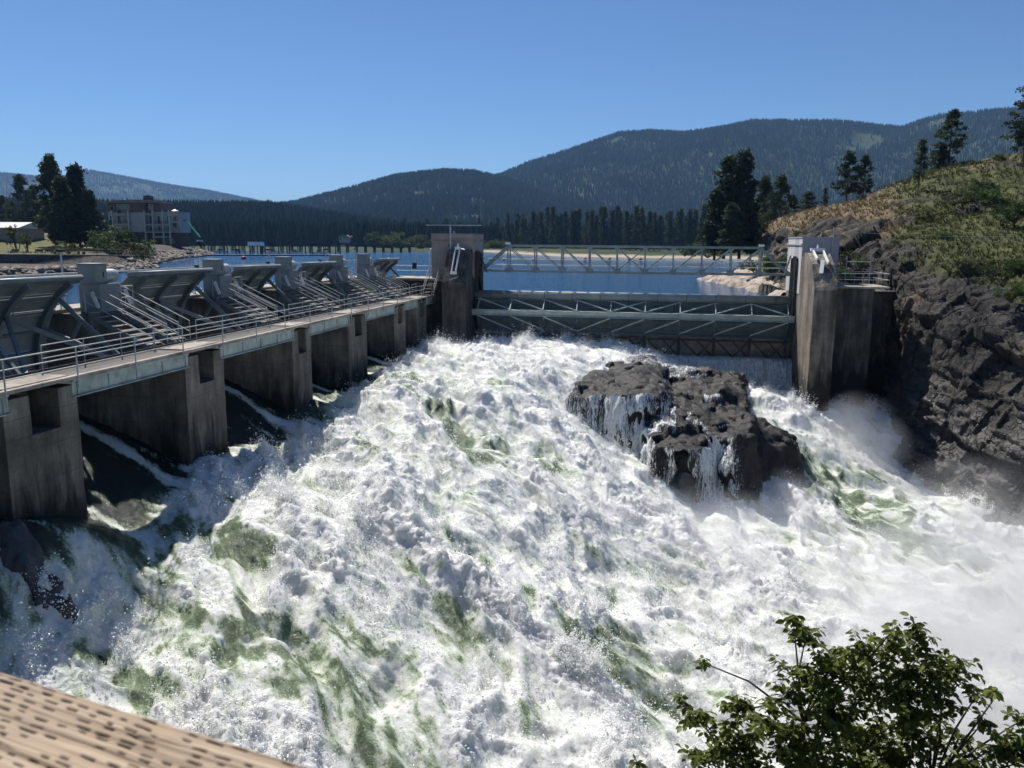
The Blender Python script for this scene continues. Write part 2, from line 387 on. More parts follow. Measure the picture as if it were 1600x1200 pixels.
def hillside():
    Cp = np.array([[atY(*p) for p in col] for col in HC])
    lo = Cp[:, :1].copy(); lo[..., 2] -= 6; lo[..., 1] -= 1.5; lo[..., 0] -= 1
    b1 = Cp[:, -1:].copy(); b1[..., 1] += 30; b1[..., 2] -= 1.5; b1[..., 0] += 6
    b2 = Cp[:, -1:].copy(); b2[..., 1] += 110; b2[..., 2] -= 14; b2[..., 0] += 20
    Cp = np.concatenate([lo, Cp, b1, b2], 1)
    def up(A, axis, k):
        A = np.moveaxis(A, axis, 0); n = len(A); t = np.linspace(0, n-1, (n-1)*k+1); i = np.clip(t.astype(int), 0, n-2); f = (t-i)[:, None, None]
        p0, p1, p2, p3 = A[np.maximum(i-1, 0)], A[i], A[i+1], A[np.minimum(i+2, n-1)]
        o = .5*((2*p1)+(-p0+p2)*f+(2*p0-5*p1+4*p2-p3)*f*f+(-p0+3*p1-3*p2+p3)*f**3)
        o = .6*o+.4*(p1*(1-f)+p2*f)
        return np.moveaxis(o, 0, axis)
    P = up(up(Cp, 0, 44), 1, 38)
    nu, nv = P.shape[:2]
    row = np.linspace(-1, Cp.shape[1]-2, nv)[None, :]*np.ones((nu, 1)); colp = np.linspace(0, 9, nu)[:, None]*np.ones((1, nv))
    N = vnormals(P)
    if N[nu//2, nv//3, 0] > 0: N = -N
    x, y, z = P[..., 0], P[..., 1], P[..., 2]
    crest = 3.6+.5*perlin(colp*1.3, row*.3, 0, 3)
    crest = crest+np.interp(colp[:, 0], [0, 2, 3, 4, 5, 6, 7, 9], [1.3, 1.4, 1.1, .35, .2, .1, .1, .1])[:, None]
    rock = 1-sstep(-.25, .35, row-crest+perlin(x/2.5, y/2.5, z/2.5, 4)*.5)
    # outcrops higher up
    oc = sstep(.18, .42, fbm(x/7, y/9, z/4, 3, 15)+.25*(row < 5)*(colp < 4.2)-.12*(row > 5.7))
    rock = np.maximum(rock, oc*(row < 6.3))
    def facet(S, seed, amp):
        wx, wy, wz = x+perlin(x/S/1.3, y/S/1.3, z/S/1.3, 60+seed)*.06*S, y+perlin(x/S/1.3, y/S/1.3, z/S/1.3, 61+seed)*.06*S, z+perlin(x/S/1.3, y/S/1.3, z/S/1.3, 62+seed)*.06*S
        a = (wx*.8+wz*.35+wy*.3+.15*S*math.sin(seed))/S; b = (wy*.85-wx*.45+wz*.2)/(S*1.2); c = (wz*.9-wx*.3-wy*.25)/(S*.8)
        q = np.floor(np.stack([a, b, c], -1)).astype(np.int64); fa, fb, fc = a-q[..., 0]-.5, b-q[..., 1]-.5, c-q[..., 2]-.5
        h = lambda k: (_hash(q[..., 0], q[..., 1], q[..., 2], seed*10+k) & np.uint32(1023)).astype(np.float32)/1023.-.5
        return amp*(h(0)+1.1*(h(1)*fa+h(2)*fb+h(3)*fc))
    d = fbm(x/9, y/9, z/9, 2, 30)*.7+facet(5.2, 5, 1.1)+facet(2.3, 6, .62)+facet(1.0, 7, .30)+facet(.45, 8, .07)+fbm(x/.5, y/.5, z/.5, 2, 39)*.05
    soft = fbm(x/6, y/6, z/6, 4, 33)*.35+np.abs(fbm(x/1.6, y/1.6, z/1.6, 4, 34))*.35
    P = P+N*(d*rock+soft*(1-rock)*sstep(-.5, 3, row))[..., None]
    green = sstep(6.8, 5.8, row+perlin(x/8, y/8, 0, 70)*.9)*sstep(2.4, 4.4, colp+perlin(x/6, z/6, 0, 71))
    wet = sstep(-3.0, -7.5, z+fbm(x/3, y/3, z/3, 3, 72)*2.2)
    m = Mat('hillside'); rk, gn, wt = m.attr('rock'), m.attr('green'), m.attr('wet')
    n1 = m.noise(.45, 8, .68, dist=.6); n2 = m.noise(2.2, 8, .7); strk = m.noise(.7, 6, .7, stretch=(1.6, 1.6, .35)); tan = m.noise(.13, 4)
    rc = m.ramp(n1, [(.30, (.012, .012, .012)), (.46, (.032, .030, .028)), (.6, (.062, .056, .05)), (.78, (.17, .15, .125))])
    rc = m.mix(m.ramp(tan, [(.52, 0.), (.64, .8)]), rc, m.ramp(n2, [(.3, (.09, .065, .04)), (.7, (.34, .26, .17))]))
    rc = m.mix(m.ramp(strk, [(.5, 0.), (.66, .7)]), rc, (.05, .045, .042))
    rc = m.mix(m.math('MULTIPLY', wt, .8), rc, m.ramp(n2, [(.3, (.018, .018, .019)), (.75, (.075, .07, .066))]))
    gg = m.ramp(m.noise(.5, 7, .7), [(.3, (.022, .028, .008)), (.5, (.06, .068, .018)), (.68, (.115, .115, .035)), (.8, (.16, .13, .05))])
    dg = m.ramp(m.noise(.7, 7, .7), [(.3, (.055, .042, .022)), (.5, (.15, .108, .058)), (.72, (.245, .18, .10))])
    vs = []
    for sc_, st_ in ((.42, (1.0, 1.0, .7)), (1.3, (1.0, .8, 1.2))):
        vo = m.node('ShaderNodeTexVoronoi', feature='DISTANCE_TO_EDGE'); vo.inputs['Scale'].default_value = sc_
        mpv = m.node('ShaderNodeMapping'); mpv.inputs['Rotation'].default_value = (.5, .3, .6); mpv.inputs['Scale'].default_value = st_
        wv = m.node('ShaderNodeVectorMath', operation='ADD'); nz = m.node('ShaderNodeTexNoise'); nz.inputs['Scale'].default_value = .8; nz.inputs['Detail'].default_value = 5; pw = m.pos('World'); m.t.links.new(pw, nz.inputs['Vector'])
        m.t.links.new(pw, wv.inputs[0]); m.t.links.new(nz.outputs['Color'], wv.inputs[1]); m.t.links.new(wv.outputs[0], mpv.inputs[0]); m.t.links.new(mpv.outputs[0], vo.inputs['Vector'])
        vs.append(m.ramp(vo.outputs['Distance'], [(.0, 0.), (.05, 1.)]))
    joint = m.math('MULTIPLY', vs[0], m.math('ADD', m.math('MULTIPLY', vs[1], .6), .4))
    rc = m.mix(m.math('MULTIPLY', m.math('SUBTRACT', 1.0, joint), .8), rc, (.008, .008, .008))
    m.base(m.mix(rk, m.mix(gn, dg, gg), rc), m.math('SUBTRACT', .95, m.math('MULTIPLY', wt, .55)), 0, .3)
    b0_ = m.bump(m.math('MULTIPLY', m.math('SUBTRACT', 1.0, joint), m.math('MULTIPLY', rk, -1.0)), .9, .12); b1_ = m.bump(n1, .8, .3, b0_); b2_ = m.bump(n2, .8, .12, b1_); m.bump(m.noise(9, 6, .7), .6, .05, b2_)
    me = grid_mesh('hillside', P, {'rock': rock, 'green': green, 'wet': wet*rock})
    o = link('hillside', me, m.m, None, False); tag(o, kind='structure')
    return P, N, rock, green, row, colp
HS = hillside()
# ---- pale rock spit by the lake under the hillside
def rock_spit():
    X, Y = np.meshgrid(np.arange(2, 30, .16), np.arange(84, 140, .22), indexing='ij')
    c = np.interp(Y, [84, 92, 100, 112, 122, 132, 140], [11.5, 12.6, 11.2, 9.0, 6.8, 6.2, 12.0])+fbm(Y/3, X/9, 0, 4, 3)*1.2
    s = X-c
    z = np.where(s < 0, s*.6, np.minimum(1.5+.12*s, .42*s**.75)) if False else np.where(s < 0, s*.6, np.minimum(.5*np.maximum(s, 0)**.7, 3))
    z = z*sstep(140, 128, Y)+np.where(Y > 128, -.6*sstep(128, 140, Y), 0)
    lay = np.floor((z*1.6+X*.25+perlin(X/2, Y/2, 0, 2))*2)/2
    z = z+(fbm(X/1.5, Y/2.5, 0, 4, 6)*.35+(lay-(z*1.6+X*.25))*.18)*(s > -.5)
    m = Mat('spit_rock'); n = m.noise(.8, 7, .7); 
    m.base(m.ramp(n, [(.3, (.12, .10, .085)), (.5, (.36, .30, .25)), (.72, (.52, .45, .38))]), .9, 0, .2); m.bump(m.noise(3, 7, .7), .8, .15)
    me = grid_mesh('rock_spit', np.stack([X, Y, z], -1)); me.flip_normals() if me.polygons[0].normal.z < 0 else None
    tag(link('rock_spit', me, m.m, None, True), kind='structure')
rock_spit()
# ---- near bank under the viewpoint (out of the picture, carries rail and bush)
def near_bank():
    X, Y = np.meshgrid(np.arange(-40, 46, .8), np.arange(-14, 27, .5), indexing='ij')
    z = np.where(Y < .9, 3.85, 3.85-1.05*(Y-.9))-.25*np.maximum(Y-9, 0)
    z = np.maximum(z, -15)+fbm(X/2.5, Y/2.5, 0, 4, 3)*.35*sstep(.9, 2.5, Y)
    m = Mat('near_bank'); m.base(m.ramp(m.noise(.8, 6), [(.3, (.03, .035, .02)), (.7, (.08, .085, .05))]), .95)
    me = grid_mesh('near_bank', np.stack([X, Y, z], -1)); me.flip_normals() if me.polygons[0].normal.z < 0 else None
    tag(link('near_bank', me, m.m, None, True), kind='structure')
near_bank()
# ================================================================== RAPIDS
PIERS = [(22.5, 26.0), (33.0, 36.3), (44.0, 46.6), (52.8, 56.4), (62.7, 65.8), (69.0, 72.2)]
WC = [(720, 535, -4.2), (800, 535, -4.0), (900, 537, -3.9), (980, 545, -4.3), (870, 600, -5.2), (880, 660, -7), (1000, 700, -9), (1150, 800, -11.5), (1250, 830, -12.1), (1320, 800, -12),
      (600, 562, -4.2), (500, 600, -4.6), (440, 700, -6), (350, 730, -5.6), (200, 805, -5.5), (130, 812, -4.9), (40, 800, -3.9), (-60, 790, -3.4), (-60, 900, -4.6), (0, 900, -5.1), (100, 870, -5.4), (300, 850, -6.4), (300, 1000, -8), (0, 1000, -6.4), (0, 1100, -7.4), (600, 1000, -8.6), (800, 800, -8),
      (700, 700, -6.4), (900, 900, -10.5), (1000, 1000, -11.5), (1100, 1190, -12.7), (800, 1190, -11), (500, 1190, -9.4), (1300, 1000, -13), (1600, 1000, -13.6), (1600, 1200, -13.6), (640, 600, -4.5), (760, 640, -5.5), (560, 640, -5.0),
      (600, 760, -6.6), (500, 850, -6.9), (700, 860, -8.0), (850, 700, -7.2), (780, 600, -4.9), (1500, 820, -12.5), (1600, 850, -13), (1400, 745, -11.2), (1300, 690, -9.2), (1700, 900, -13.5), (1700, 1100, -13.8), (400, 780, -6.2), (420, 920, -7.4), (150, 950, -6.6), (1400, 900, -12.9)]
WP = [atz(*c) for c in WC]
WP += [np.array(p, float) for p in [(12, 71.5, -7.4), (8, 72, -7.2), (3.5, 72.5, -6.2), (-1, 73.5, -4.7), (12, 76, -7.4), (4, 76, -6.8), (14, 66, -8.4), (-29, 20, -2.2), (-29, 30, -2.2), (-29, 40, -2.2), (-29, 50, -2.2), (-29, 60, -2.2), (-29, 70, -2.2), (-25, 29, -3.2), (-24, 21, -3.0), (-28, 16, -2.5), (-25, 40, -3.3), (-25, 49.5, -3.3), (-25, 59.5, -3.3), (-25, 76, -3.0), (-21.5, 59.5, -4.3), (-21.5, 49.5, -4.6), (-18, 77, -4.2), (30, 40, -14), (30, 25, -14), (12, 15, -14), (-5, 14, -12), (-20, 12, -7.5), (-30, 12, -4), (12.5, 61, -9.4), (10, 62, -8.6), (15, 57, -11)]]
WP = np.array(WP)
def rbf_fit(P):
    d = np.hypot(P[:, None, 0]-P[None, :, 0], P[:, None, 1]-P[None, :, 1])
    n = len(P); A = np.zeros((n+3, n+3)); A[:n, :n] = -np.sqrt(d*d+4.0)-np.eye(n)*.25
    A[:n, n] = 1; A[:n, n+1:n+3] = P[:, :2]; A[n, :n] = 1; A[n+1:n+3, :n] = P[:, :2].T
    return np.linalg.solve(A, np.concatenate([P[:, 2], [0, 0, 0]]))
WW = rbf_fit(WP)
def base_h(X, Y):
    z = WW[-3]+WW[-2]*X+WW[-1]*Y
    for (px, py, _), wgt in zip(WP, WW): z = z-wgt*np.sqrt((X-px)**2+(Y-py)**2+4.0)
    return z
# where the water is clear and green instead of white: (px, py, radius along, radius across, angle, strength)
GREEN = [(690, 635, 4.2, .9, -40, 1), (745, 690, 2.6, 1.1, -60, .9), (620, 605, 3.2, 1.5, -25, 1), (870, 725, 2.2, .8, -50, .5), (240, 868, 1.5, .7, 0, 1), (420, 1035, 4.2, 1.5, -20, .85), (300, 1075, 2.2, 1.1, -20, .7), (560, 1010, 1.6, .5, -30, .9), (700, 955, 1.5, .55, -40, 1), (880, 985, 2.0, .5, -45, 1), (960, 1030, 1.6, .6, -45, .9), (1000, 1050, 1.4, .7, -45, .7), (720, 865, 1.2, .45, -40, .9), (600, 745, 1.0, .5, -10, .7), (500, 1150, 1.6, .6, -30, .6), (640, 1110, 1.5, .8, -20, .5), (1400, 835, 5, 2.0, -60, .9), (1290, 790, 3.4, 2.2, -40, .95), (100, 960, 1.6, .7, 0, .6), (340, 830, 2.4, .7, 20, 1), (400, 860, 1.6, .6, 10, 1), (180, 830, 2.6, .5, 15, .8), (30, 870, 2.8, .9, 10, 1.2), (840, 960, 1, .4, -45, .8), (560, 690, 1.2, .5, -20, .7), (890, 700, 2, .5, -50, .6), (750, 1010, 1.2, .35, -40, .8), (1250, 780, 2, 1, 0, .6)]
def rapids():
    xs = np.arange(-29.5, 30, .075)
    ys = np.concatenate([np.arange(14, 42, .072), np.arange(42, 58, .095), np.arange(58, 77.4, .13)])
    X, Y = np.meshgrid(xs, ys, indexing='ij')
    Z = base_h(X, Y)
    right = sstep(9, 13, X-.12*(Y-55))                      # right-hand river below the weir
    chute = sstep(-19.2, -22.0, X+.8*perlin(Y/2.2, X/6, 0, 77)-1.2*sstep(32, 24, Y))*(Y < 76)
    # flow aligned coordinates
    ang = np.radians(-44)
    s = X*np.cos(ang)+Y*np.sin(ang); c = -X*np.sin(ang)+Y*np.cos(ang)
    wx = fbm(X/6, Y/6, 0, 2, 90)*1.6; wy = fbm(X/6, Y/6, 0, 2, 95)*1.6
    amp = 1-.86*chute
    amp = amp*(.45+.55*sstep(74, 62, Y))*(1-.62*sstep(-13, -18, X)*sstep(37, 30, Y))
    ridge = lambda a_, b_, sd_: 1-np.abs(perlin(a_, b_, 0, sd_))*2.2
    big = perlin((s+wx)/9, (c+wy)/3.8, 0, 1)*1.15+ridge((s+wx)/6.0, (c+wy)/2.5, 2)*.52+ridge((s+wy)/2.9, (c+wx)/1.35, 3)*.36+perlin((s+wy)/2.0, (c+wx)/1.0, 0, 4)*.30
    Z = Z+big*amp
    gm = np.zeros(X.shape)
    for (px, py, ra, rc_, a, st) in GREEN:
        zz = -8.0
        for _ in range(6):
            q = atz(px, py, zz); zz = float(base_h(np.array(q[0]), np.array(q[1])))
        t = np.radians(a); dx, dy = X-q[0], Y-q[1]
        u = (dx*np.cos(t)+dy*np.sin(t))/ra; v = (-dx*np.sin(t)+dy*np.cos(t))/rc_
        gm = np.maximum(gm, st*np.exp(-(u*u+v*v)*.7))
    gn = fbm((s+wx)/3.2, (c+wy)/1.3, 0, 4, 50)
    thin = fbm((s+wx*.5)/1.5, (c+wy*.5)/.42, 0, 4, 55)
    brk = fbm((s+wx)/1.1, (c+wy)/.55, 0, 4, 52)
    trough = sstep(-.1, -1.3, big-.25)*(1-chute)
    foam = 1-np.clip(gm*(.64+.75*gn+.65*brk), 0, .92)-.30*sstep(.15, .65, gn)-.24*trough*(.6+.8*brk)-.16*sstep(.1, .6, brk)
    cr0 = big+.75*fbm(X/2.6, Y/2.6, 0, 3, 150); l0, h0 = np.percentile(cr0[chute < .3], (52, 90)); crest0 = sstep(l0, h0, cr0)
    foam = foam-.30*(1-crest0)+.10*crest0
    foam = foam+.5*thin*(1-foam).clip(0, 1)
    # foam strands beside the pier walls and across the chutes
    ch = np.full(X.shape, .0)
    for (y0, y1) in PIERS:
        ch = np.maximum(ch, .62*np.exp(-((Y-(y0-.9-.10*(X+29)))/.55)**2)); ch = np.maximum(ch, .5*np.exp(-((Y-(y1+.5))/.4)**2)*sstep(-25, -22, X))
    ch = ch+.35*fbm((X)/2.5, Y/.7, 0, 4, 58)*sstep(-27, -22, X)
    foam = np.maximum(foam, .13)*(1-chute)+(np.clip(ch, 0, 1)-.22*(ch < .12))*chute  # foam kept low in the chutes, so dam shade sits in the water colour
    foam = np.clip(foam, -.3, 1)
    P = np.stack([X, Y, Z], -1); N = vnormals(P); N = np.where(N[..., 2:] < 0, -N, N)
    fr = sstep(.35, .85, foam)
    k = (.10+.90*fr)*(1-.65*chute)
    st = 1.0
    qx, qy, qz = X+fbm(X/.9, Y/.9, Z/.9, 2, 140)*.3, Y+fbm(X/.9, Y/.9, Z/.9, 2, 141)*.3, Z+fbm(X/.9, Y/.9, Z/.9, 2, 142)*.2
    cr_ = big+.75*fbm(X/2.6, Y/2.6, 0, 3, 150); lo_, hi_ = np.percentile(cr_[chute < .3], (52, 90)); crest = sstep(lo_, hi_, cr_)
    disp = fbm(s/2.2, c/.8, Z/1.2, 3, 21)*.15+crest*(billow(qx/.7, qy/.7, qz/.7, 22)*.095+billow(qx/.34, qy/.34, qz/.34, 23)*.085+billow(qx/.18, qy/.18, qz/.18, 24)*.06)
    disp = disp+(1-crest)*(billow((s+wx)/1.1, (c+wy)/.34, qz/.6, 27)*.075+billow(s/.5, c/.17, qz/.3, 28)*.035)+perlin(X/.11, Y/.11, Z/.11, 25)*.022
    ripple = fbm(s/.9, c/.3, 0, 3, 26)*.06
    disp = disp*k+ripple*(1-fr)
    P = P+N*disp[..., None]
    # spikes of thrown water along the crests
    spk = np.clip(perlin(X/.3, Y/.3, 0, 27)-.42, 0, 1)*sstep(.03, .3, disp)*fr
    P[..., 2] += spk*.7
    h1 = disp
    m = Mat('white_water')
    f = m.attr('foam'); n1 = m.noise(3.0, 8, .75, dist=.4); n2 = m.noise(13, 6, .75); n3 = m.noise(40, 3, .7)
    vr = m.node('ShaderNodeVectorRotate', rotation_type='Z_AXIS'); m.t.links.new(m.node('ShaderNodeNewGeometry').outputs['Position'], vr.inputs['Vector']); vr.inputs['Angle'].default_value = R_(44)
    mp_ = m.node('ShaderNodeMapping'); m.t.links.new(vr.outputs[0], mp_.inputs[0]); mp_.inputs['Scale'].default_value = (.42, 1.5, 1.0)
    web = m.noise(1.5, 9, .78, co=mp_.outputs[0], dist=1.4)
    fa = m.math('ADD', m.math('SUBTRACT', f, .06), m.math('MULTIPLY', m.math('SUBTRACT', web, .5), 1.3))
    fa = m.math('ADD', fa, m.math('MULTIPLY', m.math('SUBTRACT', n2, .5), .6))
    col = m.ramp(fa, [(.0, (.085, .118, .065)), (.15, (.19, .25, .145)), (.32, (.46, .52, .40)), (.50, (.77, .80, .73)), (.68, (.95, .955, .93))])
    col = m.mix(m.math('MULTIPLY', m.attr('chute_dark'), m.ramp(fa, [(.12, 1.), (.4, 0.)])), col, (.010, .016, .013))  # dam's shade painted into the chutes, on top of thin water over dark rock
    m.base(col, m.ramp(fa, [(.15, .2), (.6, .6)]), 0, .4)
    m.b.inputs['Subsurface Weight'].default_value = .65; m.b.inputs['Subsurface Radius'].default_value = (1.0, 1.0, .95); m.b.inputs['Subsurface Scale'].default_value = .24
    hb = m.math('ADD', n1, m.math('MULTIPLY', n2, .45))
    b1 = m.bump(hb, 1.0, .12); m.bump(n3, .8, .03, b1)
    tr = m.node('ShaderNodeBsdfTranslucent'); tr.inputs[0].default_value = (.86, .92, .89, 1)
    mx = m.node('ShaderNodeMixShader'); m.set(mx.inputs[0], m.math('MULTIPLY', m.ramp(fa, [(.35, 0.), (.7, 1.)]), .14))
    m.t.links.new(m.b.outputs[0], mx.inputs[1]); m.t.links.new(tr.outputs[0], mx.inputs[2]); m.t.links.new(mx.outputs[0], m.out.inputs[0])
    me = grid_mesh('river_rapids', P, {'foam': foam, 'chute_dark': chute}); me.flip_normals() if me.polygons[len(me.polygons)//2].normal.z < 0 else None
    o = link('river_rapids', me, m.m, None, True); tag(o, 'white foaming rapids pouring down through the gorge below the dam', kind='structure')
    return X, Y, P, N, foam, disp, chute, right, m.m
RX, RY, RP, RN, RF, RD, RCH, RRT, MAT_FOAM = rapids()
def water_z(x, y): return float(base_h(np.array(x), np.array(y)))
# ---- thrown droplets
def gn_points(name, V, scl, mat, kind='ico', src=None, rot=True):
    me = bpy.data.meshes.new(name); me.vertices.add(len(V)); me.vertices.foreach_set('co', np.ascontiguousarray(V, np.float32).ravel())
    a = me.attributes.new('size', 'FLOAT', 'POINT'); a.data.foreach_set('value', np.ascontiguousarray(scl, np.float32))
    o = bpy.data.objects.new(name, me); COL.objects.link(o); me.materials.append(mat)
    g = bpy.data.node_groups.new(name, 'GeometryNodeTree')
    g.interface.new_socket('Geometry', in_out='INPUT', socket_type='NodeSocketGeometry'); g.interface.new_socket('Geometry', in_out='OUTPUT', socket_type='NodeSocketGeometry')
    gi, go = g.nodes.new('NodeGroupInput'), g.nodes.new('NodeGroupOutput')
    ip = g.nodes.new('GeometryNodeInstanceOnPoints'); at = g.nodes.new('GeometryNodeInputNamedAttribute'); at.data_type = 'FLOAT'; at.inputs[0].default_value = 'size'
    g.links.new(gi.outputs[0], ip.inputs['Points']); g.links.new(at.outputs[0], ip.inputs['Scale'])
    if kind == 'ico':
        ic = g.nodes.new('GeometryNodeMeshIcoSphere'); ic.inputs['Radius'].default_value = 1; ic.inputs['Subdivisions'].default_value = 1
        sm = g.nodes.new('GeometryNodeSetMaterial'); sm.inputs['Material'].default_value = mat
        g.links.new(ic.outputs[0], sm.inputs[0]); g.links.new(sm.outputs[0], ip.inputs['Instance'])
    else:
        oi = g.nodes.new('GeometryNodeObjectInfo'); oi.inputs['Object'].default_value = src
        g.links.new(oi.outputs['Geometry'], ip.inputs['Instance'])
    rv = g.nodes.new('FunctionNodeRandomValue'); rv.data_type = 'FLOAT_VECTOR'
    rv.inputs[1].default_value = (6.28, 6.28, 6.28) if kind == 'ico' else (.06, .06, 6.28)
    g.links.new(rv.outputs[0], ip.inputs['Rotation']); g.links.new(ip.outputs[0], go.inputs[0])
    md = o.modifiers.new('scatter', 'NODES'); md.node_group = g
    return o
def droplets():
    # throw more water off the crests, nearly none from the chutes
    p = (sstep(.0, .30, RD)*sstep(.55, .9, RF)*(1-RCH)+.04*(RF > .5)*(1-RCH)).ravel()
    clump = sstep(-.1, .5, fbm(RX/1.8, RY/1.8, 0, 3, 120)).ravel(); p = p*(.15+clump)
    area = np.gradient(RX, axis=0)*np.gradient(RY, axis=1); p = p*area.ravel()
    n = 520000; idx = rng.choice(p.size, n, p=p/p.sum())
    V = RP.reshape(-1, 3)[idx].copy(); up = rng.exponential(.16, n)*(.3+clump[idx])
    V += RN.reshape(-1, 3)[idx]*up[:, None]+rng.normal(size=(n, 3))*.06; V[:, 2] += up*.35
    scl = .008+rng.exponential(.0075, n); scl = np.clip(scl, 0, .045)
    m = Mat('droplet_white'); m.base((.95, .95, .93), .35, 0, .5)
    o = gn_points('water_droplets', V, scl, m.m); tag(o, 'white droplets thrown up from the breaking rapids', kind='stuff')
droplets()
# ---- boulder in mid stream
def polydist(X, Y, poly):
    """signed distance, positive inside"""
    d = np.full(X.shape, 1e9); ins = np.zeros(X.shape, bool); n = len(poly)
    for i in range(n):
        ax, ay = poly[i]; bx, by = poly[(i+1) % n]; dx, dy = bx-ax, by-ay
        t = np.clip(((X-ax)*dx+(Y-ay)*dy)/(dx*dx+dy*dy), 0, 1); d = np.minimum(d, np.hypot(X-ax-t*dx, Y-ay-t*dy))
        with np.errstate(divide='ignore', invalid='ignore'):
            c = ((ay > Y) != (by > Y)) & (X < (bx-ax)*(Y-ay)/(by-ay+1e-12)+ax)
        ins ^= c
    return np.where(ins, d, -d)
def boulder():
    X, Y = np.meshgrid(np.arange(-11, 15, .1), np.arange(50, 70.5, .1), indexing='ij')
    jx = X+fbm(X/3, Y/3, 0, 3, 200)*.7+perlin(X/.9, Y/.9, 0, 201)*.22; jy = Y+fbm(X/3, Y/3, 5, 3, 202)*.7+perlin(X/.9, Y/.9, 5, 203)*.22
    pp = lambda L, z_: [tuple(atz(px, py, z_)[:2]) for px, py in L]
    A = pp([(846, 606), (892, 577), (960, 563), (1036, 559), (1070, 582), (1080, 622), (1010, 620), (920, 614)], -4.7)
    B = pp([(1040, 588), (1090, 578), (1156, 574), (1188, 596), (1213, 636), (1217, 674), (1140, 668), (1075, 656), (1036, 630)], -5.9)
    Cc = [(4.0, 55.0), (4.3, 60.5), (9.0, 61.8), (10.8, 59.8), (11.4, 57.0), (9.6, 53.8), (6.2, 53.0)]
    dA, dB, dC = polydist(jx, jy, A), polydist(jx, jy, B), polydist(jx, jy, Cc)
    def slab(d, top, wd, drop): return top-drop*sstep(wd, -wd*.15, d)**1.0
    zA = slab(dA, -4.45-.10*np.clip(62-Y, 0, 9)-.02*(X+1)**2+fbm(X/3.5, Y/3.5, 0, 3, 250)*.5, 2.0, 9)
    zB = slab(dB, -5.25-.16*np.clip(63-Y, 0, 9)-.05*np.clip(X-5, 0, 9)**2+fbm(X/3, Y/3, 0, 3, 251)*.55, 1.8, 9)
    zC = slab(dC, -6.7-.5*np.clip(X-7, 0, 5)-.28*np.clip(58-Y, 0, 6)+fbm(X/2.5, Y/2.5, 0, 3, 252)*.5, 1.5, 9)
    dD = polydist(jx, jy, pp([(1000, 574), (1120, 574), (1130, 655), (1060, 668), (990, 640)], -5.4)); zD = slab(dD, -5.35-.22*np.clip(61.5-Y, 0, 9)+fbm(X/2, Y/2, 0, 3, 253)*.3, 1.3, 9)
    Z = np.maximum(np.maximum(np.maximum(zA, zB), zC), zD)
    def fct(S, seed, a_):
        u_ = (X*.86+Y*.5+Z*.3)/S; v_ = (Y*.86-X*.5+Z*.2)/(S*1.3); w_ = (Z*.9+X*.3)/(S*.8)
        q = np.floor(np.stack([u_, v_, w_], -1)).astype(np.int64); h = lambda k: (_hash(q[..., 0], q[..., 1], q[..., 2], seed*10+k) & np.uint32(1023)).astype(np.float32)/1023.-.5
        return a_*(h(0)+1.2*(h(1)*(u_-q[..., 0]-.5)+h(2)*(v_-q[..., 1]-.5)))
    N0 = vnormals(np.stack([X, Y, Z], -1)); N0 = np.where(N0[..., 2:] < 0, -N0, N0)
    Z = Z+fct(2.8, 71, .5)+fct(1.3, 72, .22)+fct(.55, 73, .05)
    P = np.stack([X, Y, Z], -1); N = vnormals(P); N = np.where(N[..., 2:] < 0, -N, N)
    z = Z
    lay = fbm(X/2.4, Y/2.4, z/1.2, 4, 210)*.5+(1-2*np.abs(perlin(X/1.1+z*.2, Y/1.1, z/.8, 211)))*.20+fbm(X/.4, Y/.4, z/.4, 3, 212)*.07
    steep = 1-sstep(.5, .9, N[..., 2])
    P = P+N*(lay*(.30+.28*steep))[..., None]
    m = Mat('wet_boulder_rock'); n1 = m.noise(.6, 8, .7, dist=.7); n2 = m.noise(3, 7, .7)
    c = m.ramp(n1, [(.3, (.009, .009, .009)), (.5, (.022, .020, .019)), (.68, (.042, .036, .032)), (.8, (.085, .074, .064))])
    m.base(c, m.ramp(n2, [(.3, .35), (.7, .7)]), 0, .3); b = m.bump(n1, 1.0, .35); b = m.bump(n2, .8, .09, b); m.bump(m.noise(12, 5, .7), .5, .03, b)
    root = empty('river_boulder', (1, 60, -12), 'big dark wet boulder in midstream with water spilling down its face', 'boulder')
    link('rock', grid_mesh('rock', P), m.m, root, False)
    # veils of falling water: a sheet standing a hand's breadth off the rock
    up = np.zeros(X.shape)
    front = sstep(.86, .62, N0[..., 2])
    gapn = fbm(X/1.3, Y/3, z/4, 2, 230)
    lft = sstep(2.2, 1.4, X+.4*perlin(z/1.2, Y/2, 0, 5)); mid_ = np.exp(-((X-4.0+.1*(z+8))/1.5)**4)
    cov = front*np.maximum(lft*(.72+.55*gapn), mid_*(.95+.3*gapn))
    cov = np.maximum(cov, .6*front*sstep(1.5, 2.2, X)*sstep(3.2, 2.6, X))
    edgeA = np.exp(-((dA-.5)/.6)**2)*sstep(63, 61, Y+.35*X)*(X < 1.5)*.8
    back = .55*sstep(64.6, 66.2, Y+.12*X)*sstep(5, 3, X)
    cov = np.clip(np.maximum.reduce([cov, edgeA, back]), 0, 1)*sstep(7.2, 6.4, X)
    N2 = vnormals(P); N2 = np.where(N2[..., 2:] < 0, -N2, N2)
    st = fbm(X/.16+perlin(X, Y, 0, 9), Y/.9, z/2.2, 3, 220)
    Q = P+N2*(.05+.09*cov+.06*np.clip(st, -1, 1))[..., None]*1.0
    fm = Mat('falling_water'); cv = fm.attr('cover')
    s1 = fm.noise(2.6, 6, .72, stretch=(2.4, 1.2, .28), dist=.5); s2 = fm.noise(11, 4, .7, stretch=(1.6, 1.2, .35)); s3 = fm.noise(26, 3, .7)
    a = fm.math('ADD', fm.math('MULTIPLY', s1, .75), fm.math('MULTIPLY', s2, .45)); a = fm.math('ADD', a, fm.math('MULTIPLY', s3, .16))
